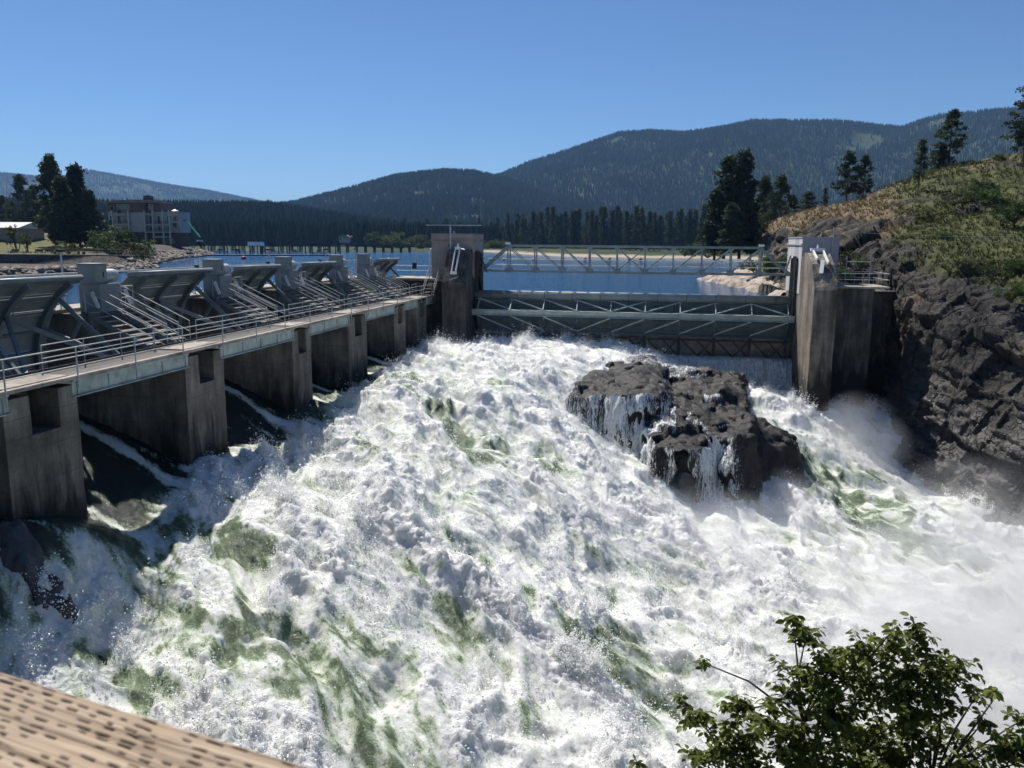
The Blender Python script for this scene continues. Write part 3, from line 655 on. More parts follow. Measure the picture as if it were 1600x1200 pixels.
    al = fm.ramp(fm.math('ADD', a, fm.math('MULTIPLY', cv, .36)), [(.86, 0.), (.99, 1.)])
    al = fm.math('MULTIPLY', al, fm.ramp(cv, [(.04, 0.), (.2, 1.)]))
    fm.base(fm.ramp(s2, [(.3, (.62, .66, .67)), (.7, (.90, .92, .93))]), .5, 0, .4); fm.bump(fm.math('ADD', s1, s2), .9, .08); fm.set(fm.b.inputs['Alpha'], al)
    keep = cov > .03
    me = grid_mesh('water_veil', Q, {'cover': cov})
    bm = bmesh.new(); bm.from_mesh(me); bm.verts.ensure_lookup_table(); kr = keep.ravel()
    bmesh.ops.delete(bm, geom=[v for v in bm.verts if not kr[v.index]], context='VERTS'); bm.to_mesh(me); bm.free()
    v = link('water_veil', me, fm.m, root, True); v['label'] = 'thin white curtains of water running down the rock'
    return fm.m
MAT_VEIL = boulder()
# ---- dark ledge by the nearest pier
def ledge():
    c = atz(38, 868, -4.7); X, Y = np.meshgrid(np.arange(c[0]-4.5, c[0]+4.5, .07), np.arange(c[1]-2.6, c[1]+2.6, .07), indexing='ij')
    r = np.hypot((X-c[0]+.5*(Y-c[1]))/3.6, (Y-c[1])/1.5)+.35*fbm(X/1.2, Y/1.2, 0, 3, 400)
    z = base_h(X, Y)+1.75*sstep(1.05, .2, r)-1.25+fbm(X/.9, Y/.9, 0, 4, 401)*.3+np.floor(fbm(X/1.1, Y/.8, 0, 2, 402)*4)*.07
    m = Mat('wet_ledge_rock'); n = m.noise(1.2, 7, .7); m.base(m.ramp(n, [(.35, (.014, .013, .013)), (.7, (.07, .06, .055))]), .18, 0, .6); m.bump(m.noise(6, 6, .7), .8, .06)
    me = grid_mesh('ledge_rock', np.stack([X, Y, z], -1)); me.flip_normals() if me.polygons[0].normal.z < 0 else None
    tag(link('ledge_rock', me, m.m, None, True), 'dark wet rock ledge in the rapids in front of the nearest pier', 'rock')
ledge()
# ---- weir curtain at the right, falling off the gate sill
def weir():
    xs = np.arange(-.5, 12.2, .07); t = np.linspace(0, 1, 60)
    Xg, T = np.meshgrid(xs, t, indexing='ij')
    y = 75.35-.9*T-.9*T**.5+.25*perlin(Xg/1.2, T*2, 0, 300); z = -4.75-.25*T-2.9*T**1.9*sstep(-.5, 3.5, Xg)-.3*T
    d = fbm(Xg/.22, T*2.5, 0, 4, 301)*.11+fbm(Xg/.8, T*3, 0, 3, 302)*.12
    P = np.stack([Xg, y-d*.8, z+d*.5], -1)
    m = Mat('weir_curtain'); s1 = m.noise(4.5, 6, .75, stretch=(2.2, 1, .4)); s2 = m.noise(16, 4, .7, stretch=(1.5, 1, .5))
    a = m.math('ADD', m.math('MULTIPLY', s1, .6), m.math('MULTIPLY', s2, .4))
    m.base(m.ramp(a, [(.36, (.10, .13, .14)), (.48, (.36, .42, .43)), (.62, (.80, .83, .84))]), .45, 0, .5); m.bump(a, 1, .1)
    me = grid_mesh('weir_curtain', P); o = link('weir_curtain', me, m.m, None, True); tag(o, 'grey curtain of water dropping off the sill below the wide gate', kind='structure')
weir()
# ================================================================== DAM
DX = -21.2; DZ = 0.4      # downstream edge and top of the walkway
ORD = ['nearest the camera', 'second from the camera', 'third from the camera', 'fourth from the camera', 'fifth from the camera', 'sixth from the camera, nearest the brown gatehouse']
ORD2 = ['nearest pier', 'second pier', 'third pier', 'fourth pier', 'fifth pier', 'sixth pier']
def pier(i, y0, y1):
    root = empty('concrete_pier', (-24, (y0+y1)/2, -7), 'stained concrete pier of the spillway dam, '+ORD[i], 'pier', 'concrete piers under the walkway')
    a, b = y0+(y1-y0)*.34, y1-(y1-y0)*.27
    m = MB(); zf = -8
    m.box(-29.3, DX-.02, y0, y1, zf, -1.35)
    m.build('pier_base', MT['pier'], root, rough=(.45, .035, 1.1))
    m = MB(); m.box(-26.0, DX-.02, y0, a, -1.352, .06); m.box(-26.0, DX-.02, b, y1, -1.352, .06); m.box(-26.0, DX-1.3, a-.01, b+.01, -1.352, .06)
    m.build('pier_head', MT['pier'], root, rough=(.45, .03, 1.1))
    m = MB(); m.box(-29.3, -26.002, y0, y1, -1.352, 1.95); m.build('pier_tower', MT['pier'], root, rough=(.5, .02, 1.1))
for i, (y0, y1) in enumerate(PIERS): pier(i, y0, y1)
# ---- walkway
YS, YE = 17.0, 75.0
wk = empty('walkway_bridge', (-22, 45, 0), 'long walkway with pale green girders along the top of the spillway piers', 'walkway')
ends = [17.0]+[(a+b)/2 for a, b in PIERS]+[75.0]
for a, b in zip(ends[:-1], ends[1:]):
    MB().box(DX-1.55, DX-.16, a+.012, b-.012, .30, DZ-.02).build('deck_grating', MT['rust'], wk); MB().box(DX-.155, DX+.08, a+.012, b-.012, .26, DZ).build('deck_curb', MT['deckconc'], wk, bevel=.015)
gaps = [(17.0, PIERS[0][0])]+[(PIERS[k][1], PIERS[k+1][0]) for k in range(5)]+[(PIERS[5][1], 75.0)]
for a, b in gaps:
    m = MB(); m.box(DX-.03, DX+.0, a-.25, b+.25, -.36, .255); m.box(DX-.12, DX+.09, a-.25, b+.25, -.40, -.362); m.box(DX-.12, DX+.06, a-.25, b+.25, .19, .253)
    n = max(2, int((b-a)/1.6))
    for k in range(n+1):
        y = a+(b-a)*k/n; m.box(DX+.001, DX+.045, y-.012, y+.012, -.36, .19)
    m.build('girder', MT['girder'], wk)
    m = MB(); m.box(DX-1.5, DX-1.46, a-.25, b+.25, -.36, .255); m.build('girder', MT['girder'], wk)
MB().box(DX-1.54, DX-1.50, 17, 75, DZ+.002, DZ+.14).build('kick_plate', MT['rust'], wk)
for y0, y1 in PIERS: MB().box(DX-1.5, DX-.17, y0+.2, y1-.2, DZ-.018, DZ+.03).build('pier_cap', MT['deckconc'], wk)
# ---- downstream railing
rl = empty('guard_railing', (DX, 45, DZ), 'pipe railing along the outer downstream edge of the walkway', 'railing')
yy = [19.15+3.39*k for k in range(17)]
for y in yy: MB().tube([(DX+.14, y, -.05), (DX+.14, y, DZ+1.07)], .03, 6).build('post', MT['galv'], rl)
for h in (1.07, .72, .38): MB().tube([(DX+.14, 17, DZ+h), (DX+.14, 74.5, DZ+h)], .024, 6).build('rail', MT['galv'], rl)
# ---- inner railing, open at the stairs
rl = empty('guard_railing', (DX-1.5, 45, DZ), 'pipe railing along the inner edge of the walkway beside the stairs', 'railing')
for a, b in gaps:
    y0, y1 = a+.1, b-.1
    n = max(2, round((y1-y0)/2.2))
    for k in range(n+1):
        y = y0+(y1-y0)*k/n; MB().tube([(DX-1.46, y, DZ), (DX-1.46, y, DZ+1.05)], .027, 6).build('post', MT['galv'], rl)
    for h in (1.05, .55): MB().tube([(DX-1.46, y0, DZ+h), (DX-1.46, y1, DZ+h)], .022, 6).build('rail', MT['galv'], rl)
# ---- stairs
def stair(y0, w, label):
    root = empty('steel_staircase', (-24.7, y0+w/2, DZ), label, 'staircase', 'stairs up from the walkway')
    xb, xt, zt = DX-1.75, -26.3, 2.0
    n = 8
    for k in range(n):
        t = (k+.7)/n; x = xb+(xt-xb)*t; z = DZ+(zt-DZ)*(k+1)/n
        MB().box(x-.15, x+.15, y0+.02, y0+w-.02, z-.04, z).build('tread', MT['deckconc'], root)
    for y in (y0, y0+w):
        MB().bar((xb, y, DZ-.06), (xt, y, zt-.06), .04, .2).build('stringer', MT['steel'], root)
        MB().tube([(xb+.1, y, DZ), (xb+.1, y, DZ+1.06)], .026, 6).build('post', MT['galv'], root)
        MB().tube([(xt, y, zt), (xt, y, zt+1.06)], .026, 6).build('post', MT['galv'], root)
        for h in (1.05, .52): MB().tube([(xb+.55, y, DZ+h) if h > 2 else (xb+.1, y, DZ+h), (xt, y, zt+h)], .022, 6).build('handrail', MT['galv'], root)
for i, (y0, y1) in enumerate(PIERS):
    if i == 0: continue
    stair(y0+.25, 1.0, 'steel stair on the near side of the hoist cabinet, '+ORD2[i])
    stair(y1-1.1, .95, 'steel stair on the far side of the hoist cabinet, '+ORD2[i])
# ---- hoists with cabinet
def hoist(i, yc):
    root = empty('gate_hoist', (-26.6, yc, 1.95), 'grey hoist cabinet and pale motor drum on its pedestal, '+ORD2[i], 'hoist', 'gate hoists on the piers')
    MB().box(-27.1, -25.95, yc-.5, yc+.9, 1.953, 3.3).build('pedestal', MT['cab'], root, bevel=.02)
    c = MB().box(-27.0, -26.1, yc-.62, yc+.28, 3.303, 4.22).build('cabinet', MT['cab'], root, bevel=.02)
    MB().box(-26.098, -26.085, yc-.56, yc+.22, 3.37, 4.15).build('cabinet_door', MT['cab'], c)
    MB().box(-26.083, -26.06, yc-.05, yc-.0, 3.6, 3.85).build('handle', MT['black'], c)
    MB().box(-27.05, -26.05, yc-.67, yc+.33, 4.222, 4.26).build('cabinet_lid', MT['cab'], c)
    MB().tube([(-26.55, yc+.30, 3.63), (-26.55, yc+.38, 3.63), (-26.55, yc+1.2, 3.63), (-26.55, yc+1.32, 3.63)], .32, 14).build('motor_drum', MT['galv'], root, True)
    for s in (-.9, 1.5):
        MB().bar((-25.8, yc+s, 2.2), (-26.1, yc+s, 2.95), .05, .18).build('chain_guide', MT['white'], root)
    m = MB(); m.tube([(-25.6, yc+.5, 2.0), (-25.6, yc+.5, 3.15)], .025, 5); m.tube([(-25.6, yc+1.4, 2.0), (-25.6, yc+1.4, 3.15)], .025, 5); m.tube([(-25.6, yc+.5, 3.15), (-25.6, yc+1.4, 3.15)], .022, 5); m.tube([(-25.6, yc+.5, 2.6), (-25.6, yc+1.4, 2.6)], .022, 5)
    m.build('guard_rail', MT['galv'], root)
for i, (y0, y1) in enumerate(PIERS):
    if i: hoist(i, (y0+y1)/2-.25)
# ---- tainter gates (raised)
PX, PZ, GR = -23.8, -.2, 4.45
def arcp(t, r=GR): return PX+r*math.cos(R_(t)), PZ+r*math.sin(R_(t))
def tainter(i, ya, yb):
    lab = ['raised curved radial gate '+s for s in ('nearest the camera at the left edge', 'second from the camera', 'third from the camera', 'fourth from the camera', 'farthest from the camera beside the brown gatehouse')][i]
    root = empty('radial_gate', (PX, (ya+yb)/2, 0), lab, 'gate', 'raised radial gates between the piers')
    ya += .16; yb -= .16
    T0, T1 = 122, 186; nrow = 5
    for k in range(nrow):                       # skin plates
        a0, a1 = T0+(T1-T0)*k/nrow, T0+(T1-T0)*(k+1)/nrow-.25
        ts = np.linspace(a0, a1, 5)
        prof = [arcp(t) for t in ts]+[arcp(t, GR+.02) for t in ts[::-1]]
        MB().prism(prof, 'y', ya, yb).build('skin_plate', MT['gate_skin'], root)
        t = a0+.4; prof = [arcp(t, GR-.003), arcp(t, GR-.13), arcp(t+1.6, GR-.13), arcp(t+1.6, GR-.003)]
        MB().prism(prof, 'y', ya, yb).build('stiffener', MT['steel'], root)
    nr = 3
    ry = [ya+(yb-ya)*f for f in (.13, .5, .87)]
    for y in ry:
        ts = np.linspace(T0-1.5, T1, 14)
        prof = [arcp(t, GR-.10) for t in ts]+[arcp(t, GR-.38) for t in ts[::-1]]
        MB().prism(prof, 'y', y-.015, y+.015).build('rib', MT['steel'], root)
        prof = [arcp(t, GR-.36) for t in ts]+[arcp(t, GR-.40) for t in ts[::-1]]
        MB().prism(prof, 'y', y-.12, y+.12).build('rib_flange', MT['steel'], root)
    for y, ye in ((ry[0], ya+.35), (ry[2], yb-.35), (ry[1], ya+.5), (ry[1], yb-.5)):
        for t in (134, 158) if y != ry[1] else (146,):
            x, z = arcp(t, GR-.4); MB().bar((x, y, z), (PX, ye, PZ), .13, .2).build('arm', MT['steel'], root)
    for y in (ry[0], ry[2]):
        a = Vector((*arcp(134, 2.6), 0)); b = Vector((*arcp(158, 2.6), 0))
        MB().bar((a.x, y, a.y), (b.x, y, b.y), .1, .14).build('brace', MT['steel'], root)
    x, z = arcp(T0, GR+.02); MB().tube([(x+.05, ya-.1, z+.06), (x+.05, yb+.1, z+.06)], .13, 10).build('top_pipe', MT['steel'], root, True)
    for y in (ya+.35, yb-.35): MB().tube([(PX, y-.22, PZ), (PX, y+.22, PZ)], .22, 12).build('trunnion', MT['steel'], root)
for i, (a, b) in enumerate([(26.0, 33.0), (36.3, 44.0), (46.6, 52.8), (56.4, 62.7), (72.3, 79.0)]): tainter(i, a, b)
# ---- upstream catwalk with pipe rail
cw = empty('upstream_catwalk', (-28.4, 45, 2), 'upstream service catwalk with a long pipe handrail against the lake', 'catwalk')
MB().box(-29.3, -27.5, 18, 74, 1.96, 2.12).build('deck_slab', MT['deckconc'], cw)
ends = [18+k*8 for k in range(8)]
MB().tube([(-28.0, 18, 3.78), (-28.0, 46, 3.72), (-28.0, 74, 3.62)], .05, 8).build('rail', MT['galv'], cw)
for k in range(20):
    y = 19.5+k*2.85; m = MB(); m.tube([(-28.0, y, 2.12), (-28.0, y, 3.72)], .03, 5); m.box(-28.14, -27.86, y-.12, y+.12, 3.60, 3.66); m.build('post', MT['galv'], cw)
for k in range(6):
    y = 27+k*9.2; m = MB(); m.tube([(-27.95, y, 3.72), (-27.75, y+.05, 3.62), (-27.5, y+.5, 3.62)], .035, 5); m.box(-28.1, -27.85, y-.1, y+.1, 3.75, 3.87); m.build('valve', MT['rust'], cw)
for n_, (y, h) in zip(('nearest', 'second', 'middle', 'fourth', 'farthest'), ((35.5, 4.75), (46.7, 4.5), (57.2, 4.65), (67.8, 4.62), (75.1, 4.6))):
    r = empty('lamp_post', (-29.2, y, 2.12), 'slim grey lamp post on the upstream catwalk, the %s one along the dam' % n_, 'lamp post', 'lamp posts on the catwalk')
    MB().tube([(-29.2, y, 2.12), (-29.2, y, h)], .05, 7).build('post', MT['galv'], r); MB().box(-29.36, -29.04, y-.14, y+.14, h, h+.13).build('lamp_head', MT['black'], r, bevel=.02)
    MB().box(-29.4, -29.0, y-.16, y+.16, 3.3, 3.36).build('bracket', MT['galv'], r)
# ---- left gatehouse
def house_ring(root, x0, x1, y0, y1, z0, z1, mat, trim, slot):
    """walls as separate panels; slot = (side x, ya, yb, ztop) opening towards the gate"""
    t = .25; sx, ya, yb, zt = slot
    MB().box(x0, x1, y0, y0+t, z0, z1).build('wall', mat, root)
    MB().box(x0, x1, y1-t, y1, z0, z1).build('wall', mat, root)
    other = x0 if sx == x1 else x1
    MB().box(min(other, other+(t if other == x0 else -t)), max(other, other+(t if other == x0 else -t)), y0+t, y1-t, z0, z1).build('wall', mat, root)
    xa, xb = (x1-t, x1) if sx == x1 else (x0, x0+t)
    sm = MT['block'] if sx == x0 else mat
    MB().box(xa, xb, y0+t, ya, z0, z1).build('wall', sm, root); MB().box(xa, xb, yb, y1-t, z0, z1).build('wall', sm, root)
    MB().box(xa, xb, ya, yb, zt, z1).build('lintel', mat, root)
    MB().box(x0+t, x1-t, y0+t, y1-t, z1-.3, z1-.1).build('roof_slab', trim, root)
    m = MB(); e = .09
    m.box(x0-e, x1+e, y0-e, y0-.002, z1-.62, z1-.47); m.box(x0-e, x1+e, y1+.002, y1+e, z1-.62, z1-.47); m.box(x0-e, x0-.002, y0-.002, y1+.002, z1-.62, z1-.47); m.box(x1+.002, x1+e, y0-.002, ya, z1-.62, z1-.47); m.box(x1+.002, x1+e, yb, y1+.002, z1-.62, z1-.47)
    m.build('cornice', trim, root)
    m = MB(); e = .05
    m.box(x0-e, x1+e, y0-e, y0+t, z1+.002, z1+.1); m.box(x0-e, x1+e, y1-t, y1+e, z1+.002, z1+.1); m.box(x0-e, x0+t, y0+t, y1-t, z1+.002, z1+.1); m.box(x1-t, x1+e, y0+t, y1-t, z1+.002, z1+.1)
    m.build('parapet_cap', trim, root)
gl = empty('gatehouse', (-19.5, 77.6, 2), 'brown flat roofed gatehouse at the left end of the wide gate', 'gatehouse')
house_ring(gl, -21.6, -17.5, 75.3, 80.0, 2.0, 6.1, MT['house'], MT['house_trim'], (-17.5, 76.3, 78.2, 4.6))
MB().box(-20.9, -19.95, 75.24, 75.296, 2.05, 4.15).build('door', MT['door'], gl)
MB().box(-20.1, -20.04, 75.18, 75.238, 3.0, 3.12).build('door_handle', MT['black'], gl)
MB().tube([(-21.75, 75.2, 2.0), (-21.75, 75.2, 4.45), (-21.72, 75.25, 4.7), (-21.6, 75.35, 4.78)], .05, 6).build('gooseneck_pipe', MT['white'], gl)
MB().box(-19.9, -19.78, 75.2, 75.297, 5.0, 5.15).build('wall_lamp', MT['black'], gl)
ms = empty('antenna_mast', (-19.5, 75.0, 2), 'grey mast with a long horizontal bar in front of the brown gatehouse', 'mast')
MB().tube([(-19.62, 74.95, 2.0), (-19.62, 74.95, 6.75)], .085, 8).build('pole', MT['galv'], ms); MB().tube([(-19.3, 75.05, 6.12), (-19.3, 75.05, 6.45)], .05, 6).build('pole', MT['galv'], ms)
MB().box(-22.0, -16.6, 74.9, 75.0, 6.92, 7.0).build('crossbar', MT['girder'], ms); MB().tube([(-19.62, 74.95, 6.75), (-19.62, 74.95, 6.93)], .03, 6).build('bracket', MT['galv'], ms)
MB().tube([(-16.65, 74.95, 7.0), (-16.65, 74.95, 9.7)], .012, 4).build('whip_antenna', MT['galv'], ms)
bl = empty('abutment_block', (-20, 77, -7), 'stained concrete abutment below the brown gatehouse', 'abutment')
MB().box(-21.6, -17.52, 75.32, 80, -8, 1.98).build('base', MT['wall'], bl, rough=(.5, .05, .8))
fin = lambda x0, x1, prof: MB().prism(prof, 'x', x0, x1)
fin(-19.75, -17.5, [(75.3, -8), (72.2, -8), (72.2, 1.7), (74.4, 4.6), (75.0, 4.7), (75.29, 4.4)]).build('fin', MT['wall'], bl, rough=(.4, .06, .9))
m = MB(); m.bar((-18.95, 72.75, 2.75), (-18.95, 74.35, 4.85), .1, .2); m.bar((-18.55, 72.75, 2.75), (-18.55, 74.35, 4.85), .1, .2); m.box(-19.05, -18.45, 72.6, 72.75, 2.45, 2.72); m.box(-19.0, -18.5, 74.2, 74.5, 4.7, 4.95); m.tube([(-18.75, 74.4, 4.9), (-18.75, 74.4, 5.25)], .06, 6); m.tube([(-18.5, 74.4, 4.8), (-18.05, 74.2, 4.7)], .05, 6)
m.build('sheave_bracket', MT['white'], bl)
m = MB(); m.box(-17.49, -17.2, 75.9, 76.3, -3, 4.4); m.box(-17.49, -17.2, 77.9, 78.3, -3, 4.4); m.build('gate_guide', MT['black'], bl)
m = MB(); m.bar((-17.2, 76.6, 4.5), (-16.9, 76.6, .8), .1, .1); m.bar((-17.3, 77.3, 4.5), (-16.6, 77.4, 2.5), .1, .1); m.build('hoist_chain', MT['rust'], bl)
ld = empty('landing_platform', (-23, 76.4, 1.8), 'concrete landing with pipe railings and steps beside the brown gatehouse', 'landing')
MB().box(-26.5, -19.76, 74.2, 79.2, 1.72, 1.96).build('slab', MT['deckconc'], ld, bevel=.02); MB().box(-25.6, -21.62, 75.0, 79.0, -6, 1.718).build('pier_wall', MT['wall'], ld)
def railing(root, pts, h=1.05, n=2, r=.026, mids=(.55,)):
    for a, b in zip(pts[:-1], pts[1:]):
        for k in range(n+1):
            p = [a[j]+(b[j]-a[j])*k/n for j in range(3)]; MB().tube([p, (p[0], p[1], p[2]+h)], r, 5).build('post', MT['galv'], root)
        for hh in (h, *mids): MB().tube([(a[0], a[1], a[2]+hh), (b[0], b[1], b[2]+hh)], r*.85, 5).build('rail', MT['galv'], root)
railing(ld, [(-26.4, 79, 1.96), (-21.8, 79, 1.96)], n=3); railing(ld, [(-20.55, 74.3, 1.96), (-19.8, 74.3, 1.96), (-19.8, 75.1, 1.96)], n=1)
for k in range(6): MB().box(-21.5, -20.6, 72.5+k*.3, 72.75+k*.3, .5+k*.25, .55+k*.25).build('step', MT['deckconc'], ld)
for x in (-21.55, -20.55):
    for h in (.95, .5): MB().tube([(x, 72.3, DZ+h), (x, 74.3, 1.96+h), (x, 74.6, 1.96+h)], .035, 6).build('handrail', MT['rail_rust'], ld)
    for y, z in ((72.3, DZ), (74.3, 1.96)): MB().tube([(x, y, z), (x, y, z+.95)], .035, 6).build('post', MT['rail_rust'], ld)
sg = empty('sign_post', (-24.3, 78.6, 1.96), 'small dark sign on a post on the landing beside the brown gatehouse', 'sign')
MB().tube([(-24.3, 78.6, 1.96), (-24.3, 78.6, 3.2)], .04, 6).build('post', MT['galv'], sg); MB().box(-24.55, -24.1, 78.55, 78.6, 2.7, 3.3).build('sign_board', MT['black'], sg)
# ---- right gatehouse
gr = empty('gatehouse', (13.6, 77.5, 1), 'grey flat roofed gatehouse with white block side wall, right end of the wide gate', 'gatehouse')
house_ring(gr, 12.1, 15.1, 73.5, 81.5, 1.2, 6.0, MT['ghouse'], MT['ghouse'], (12.1, 75.2, 77.4, 4.3))
MB().tube([(14.55, 73.42, 2.0), (14.55, 73.42, 6.95)], .05, 6).build('conduit', MT['galv'], gr)
br = empty('abutment_block', (15, 74, -12), 'tall dark concrete abutment with a sunlit fin at the right end of the wide gate', 'abutment')
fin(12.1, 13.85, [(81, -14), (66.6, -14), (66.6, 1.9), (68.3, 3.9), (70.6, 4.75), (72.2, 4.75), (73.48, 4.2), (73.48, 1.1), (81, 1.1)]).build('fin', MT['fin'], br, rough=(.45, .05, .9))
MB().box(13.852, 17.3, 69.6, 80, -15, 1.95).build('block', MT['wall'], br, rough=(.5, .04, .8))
MB().box(13.853, 14.1, 69.35, 69.6, -12, 1.9).build('pilaster', MT['fin'], br, rough=(.5, .03, .9))
MB().box(17.302, 21.5, 74.6, 80, -15, 1.5).build('wing_wall', MT['wall'], br, rough=(.5, .06, .8))
m = MB(); m.bar((12.5, 68.6, 4.3), (12.5, 71.0, 5.05), .12, .2); m.bar((13.3, 68.2, 4.0), (13.3, 71.0, 5.05), .12, .22); m.box(12.35, 13.45, 70.6, 71.1, 4.9, 5.15); m.bar((12.7, 67.6, 3.2), (12.9, 68.4, 4.2), .3, .1); m.tube([(12.9, 71, 5.1), (12.9, 71, 5.45)], .06, 6); m.build('sheave_bracket', MT['white'], br)
m = MB()
for y in (75.5, 76.0, 76.7): m.bar((11.95, y, 4.4), (11.75, y, .8), .1, .1)
m.bar((11.9, 78.2, 4.4), (11.2, 76.6, 2.6), .12, .12); m.box(11.85, 12.09, 75.0, 75.2, -3, 4.2); m.box(11.85, 12.09, 77.4, 77.6, -3, 4.2)
m.build('hoist_chain', MT['rust'], br)
pr = empty('landing_platform', (16, 71, 1.95), 'concrete landing with pipe railing on the right abutment', 'landing')
MB().box(13.87, 18.4, 69.2, 74.5, 1.955, 2.12).build('slab', MT['deckconc'], pr, bevel=.02)
railing(pr, [(14.2, 69.3, 2.12), (18.3, 69.3, 2.12), (18.3, 74.3, 2.12), (15.2, 74.3, 2.12)], n=2)
cg = empty('chain_link_gate', (17.2, 75.5, 1.5), 'chain link gate with steel posts behind the right landing railing', 'gate')
for x in (16.2, 18.2): MB().tube([(x, 75.3, 1.5), (x, 75.3, 4.5)], .05, 6).build('post', MT['galv'], cg)
MB().tube([(16.2, 75.3, 4.0), (18.2, 75.3, 4.0)], .035, 6).build('rail', MT['galv'], cg)
m = MB()
for k in range(22):
    x = 16.25+k*.09
    for s in (-1, 1):
        a, b = (x, 75.3, 2.2), (x+s*.9, 75.3, 3.98)
        if 16.2 < b[0] < 18.2: m.tube([a, b], .006, 3)
m.build('wire_mesh', MT['rust'], cg)
# ---- wide sector gate
sg = empty('sector_gate', (-2.7, 76, -3), 'wide dark green sector gate with a round top pipe and braced steel beams', 'gate')
GX0, GX1 = -17.45, 12.05
MB().tube([(GX0, 76.25, .42), (GX1, 76.25, .42)], .42, 18).build('top_pipe', MT['gate_skin'], sg, True)
for k in range(11):
    x = GX0+1.5+k*2.65; MB().tube([(x-.02, 76.25, .42), (x+.02, 76.25, .42)], .432, 18).build('pipe_joint', MT['rust'], sg)
for k in range(7):
    z1 = .02-k*.44; MB().box(GX0, GX1, 76.3+.02*(k % 2), 76.4, z1-.425, z1).build('plate', MT['bigGate'], sg, bevel=.01)
    MB().box(GX0, GX1, 76.18, 76.298, z1-.435, z1-.40).build('plate_rib', MT['bigGate'], sg)
MB().box(GX0, GX1, 74.55, 74.62, -1.38, -.92).build('beam_web', MT['bigBeam'], sg)
MB().box(GX0, GX1, 74.35, 74.95, -.918, -.88).build('beam_flange', MT['bigBeam'], sg); MB().box(GX0, GX1, 74.35, 74.95, -1.42, -1.382).build('beam_flange', MT['bigBeam'], sg)
MB().box(GX0, GX1, 75.9, 76.28, -3.1, -2.95).build('bottom_beam', MT['bigGate'], sg)
NP = 9; px_ = [GX0+.5+k*(GX1-GX0-1.0)/NP for k in range(NP+1)]
for k, x in enumerate(px_):
    MB().bar((x, 75.95, .1), (x, 74.65, -.86), .16, .08, (1, 0, 0)).build('strut', MT['bigBeam'], sg)
    MB().box(x-.28, x+.28, 75.7, 75.95, .02, .06).build('gusset', MT['bigBeam'], sg); MB().box(x-.32, x+.32, 74.5, 74.8, -.876, -.84).build('gusset', MT['bigBeam'], sg)
    MB().bar((x, 74.65, -1.43), (x, 76.0, -2.9), .14, .12, (1, 0, 0)).build('strut', MT['bigGate'], sg)
for k in range(NP):
    a, b = px_[k], px_[k+1]
    if k < 4 or k == 8: pr_ = [(a, b)]
    elif k == 4: pr_ = [(a, b), (b, a)]
    else: pr_ = [(b, a)]
    for p, q in pr_: MB().bar((p, 75.9, .08), (q, 74.7, -.83), .1, .1).build('diagonal', MT['bigBeam'], sg)
    p, q = (a, b) if k < 3 else (b, a)
    MB().bar((p, 74.7, -1.45), (q, 75.95, -2.88), .12, .12).build('lower_diagonal', MT['bigBeam'], sg)
# ---- dark truss under the gate and the brown sill
lt = empty('sill_truss', (3, 75.4, -5), 'dark rusty steel truss standing on the sill below the wide gate', 'truss')
for k in range(1, NP+1):
    x = px_[k]; MB().bar((x, 75.4, -5.0), (x, 75.4, -3.1), .3, .2, (0, 1, 0)).build('post', MT['rust'], lt)
    for s in (-1, 1): MB().bar((x-1.55, 75.4+.3*s, -3.3 if s > 0 else -4.85), (x-.1, 75.4+.3*s, -4.85 if s > 0 else -3.3), .13, .13).build('diagonal', MT['rust'], lt)
    MB().bar((x-3.0, 75.7, -3.3), (x-1.4, 75.7, -4.85), .13, .13).build('diagonal', MT['rust'], lt)
MB().box(GX0, GX1, 75.25, 75.55, -3.42, -3.25).build('chord', MT['rust'], lt)
sill = simple('brown_sill_concrete', (.34, .28, .23), .85, .4, 2, 0, .3, .03)
o = MB().box(GX0-.02, GX1+.04, 76.6, 78.6, -9, -3.12).build('gate_sill', sill, None, rough=(.6, .06, .8)); tag(o, 'brown stained concrete sill wall under the wide gate', 'sill')
o = MB().box(GX0, GX1+.04, 75.3, 76.58, -9, -4.95).build('sill_apron', sill, None); tag(o, 'dark concrete apron ledge the grey water curtain drops from', 'apron')
# ---- truss footbridge
fb = empty('truss_footbridge', (-2.8, 78.6, 2.7), 'long grey green steel truss footbridge between the two gatehouses', 'footbridge')
bx0, bx1 = -17.3, 11.9; NPt = 11; tx = [bx0+(bx1-bx0)*k/NPt for k in range(NPt+1)]
for Y_ in (78.1, 79.4):
    MB().box(bx0, bx1, Y_-.1, Y_+.1, 2.55, 2.75).build('bottom_chord', MT['truss'], fb)
    MB().box(tx[1], tx[-2], Y_-.12, Y_+.12, 4.98, 5.2).build('top_chord', MT['truss'], fb)
    MB().bar((tx[0], Y_, 2.76), (tx[1], Y_, 5.05), .2, .2).build('end_post', MT['truss'], fb); MB().bar((tx[-1], Y_, 2.76), (tx[-2], Y_, 5.05), .2, .2).build('end_post', MT['truss'], fb)
    for k in range(1, NPt):
        MB().box(tx[k]-.06, tx[k]+.06, Y_-.07, Y_+.07, 2.752, 4.978).build('vertical', MT['truss'], fb)
        MB().box(tx[k]-.3, tx[k]+.3, Y_-.125, Y_-.102, 2.5, 2.95).build('gusset', MT['truss'], fb)
        MB().box(tx[k]-.2, tx[k]+.2, Y_-.145, Y_-.122, 4.85, 5.15).build('gusset', MT['truss'], fb)
    for k in range(1, NPt-1):
        a, b = tx[k], tx[k+1]
        if k <= 5: MB().bar((a, Y_, 4.97), (b, Y_, 2.76), .09, .09).build('diagonal', MT['truss'], fb)
        if k >= 5: MB().bar((b, Y_+.01, 4.97), (a, Y_+.01, 2.76), .09, .09).build('diagonal', MT['truss'], fb)
    for z in (3.25, 3.8): MB().tube([(bx0, Y_-.15, z), (bx1, Y_-.15, z)], .025, 5).build('handrail', MT['galv'], fb)
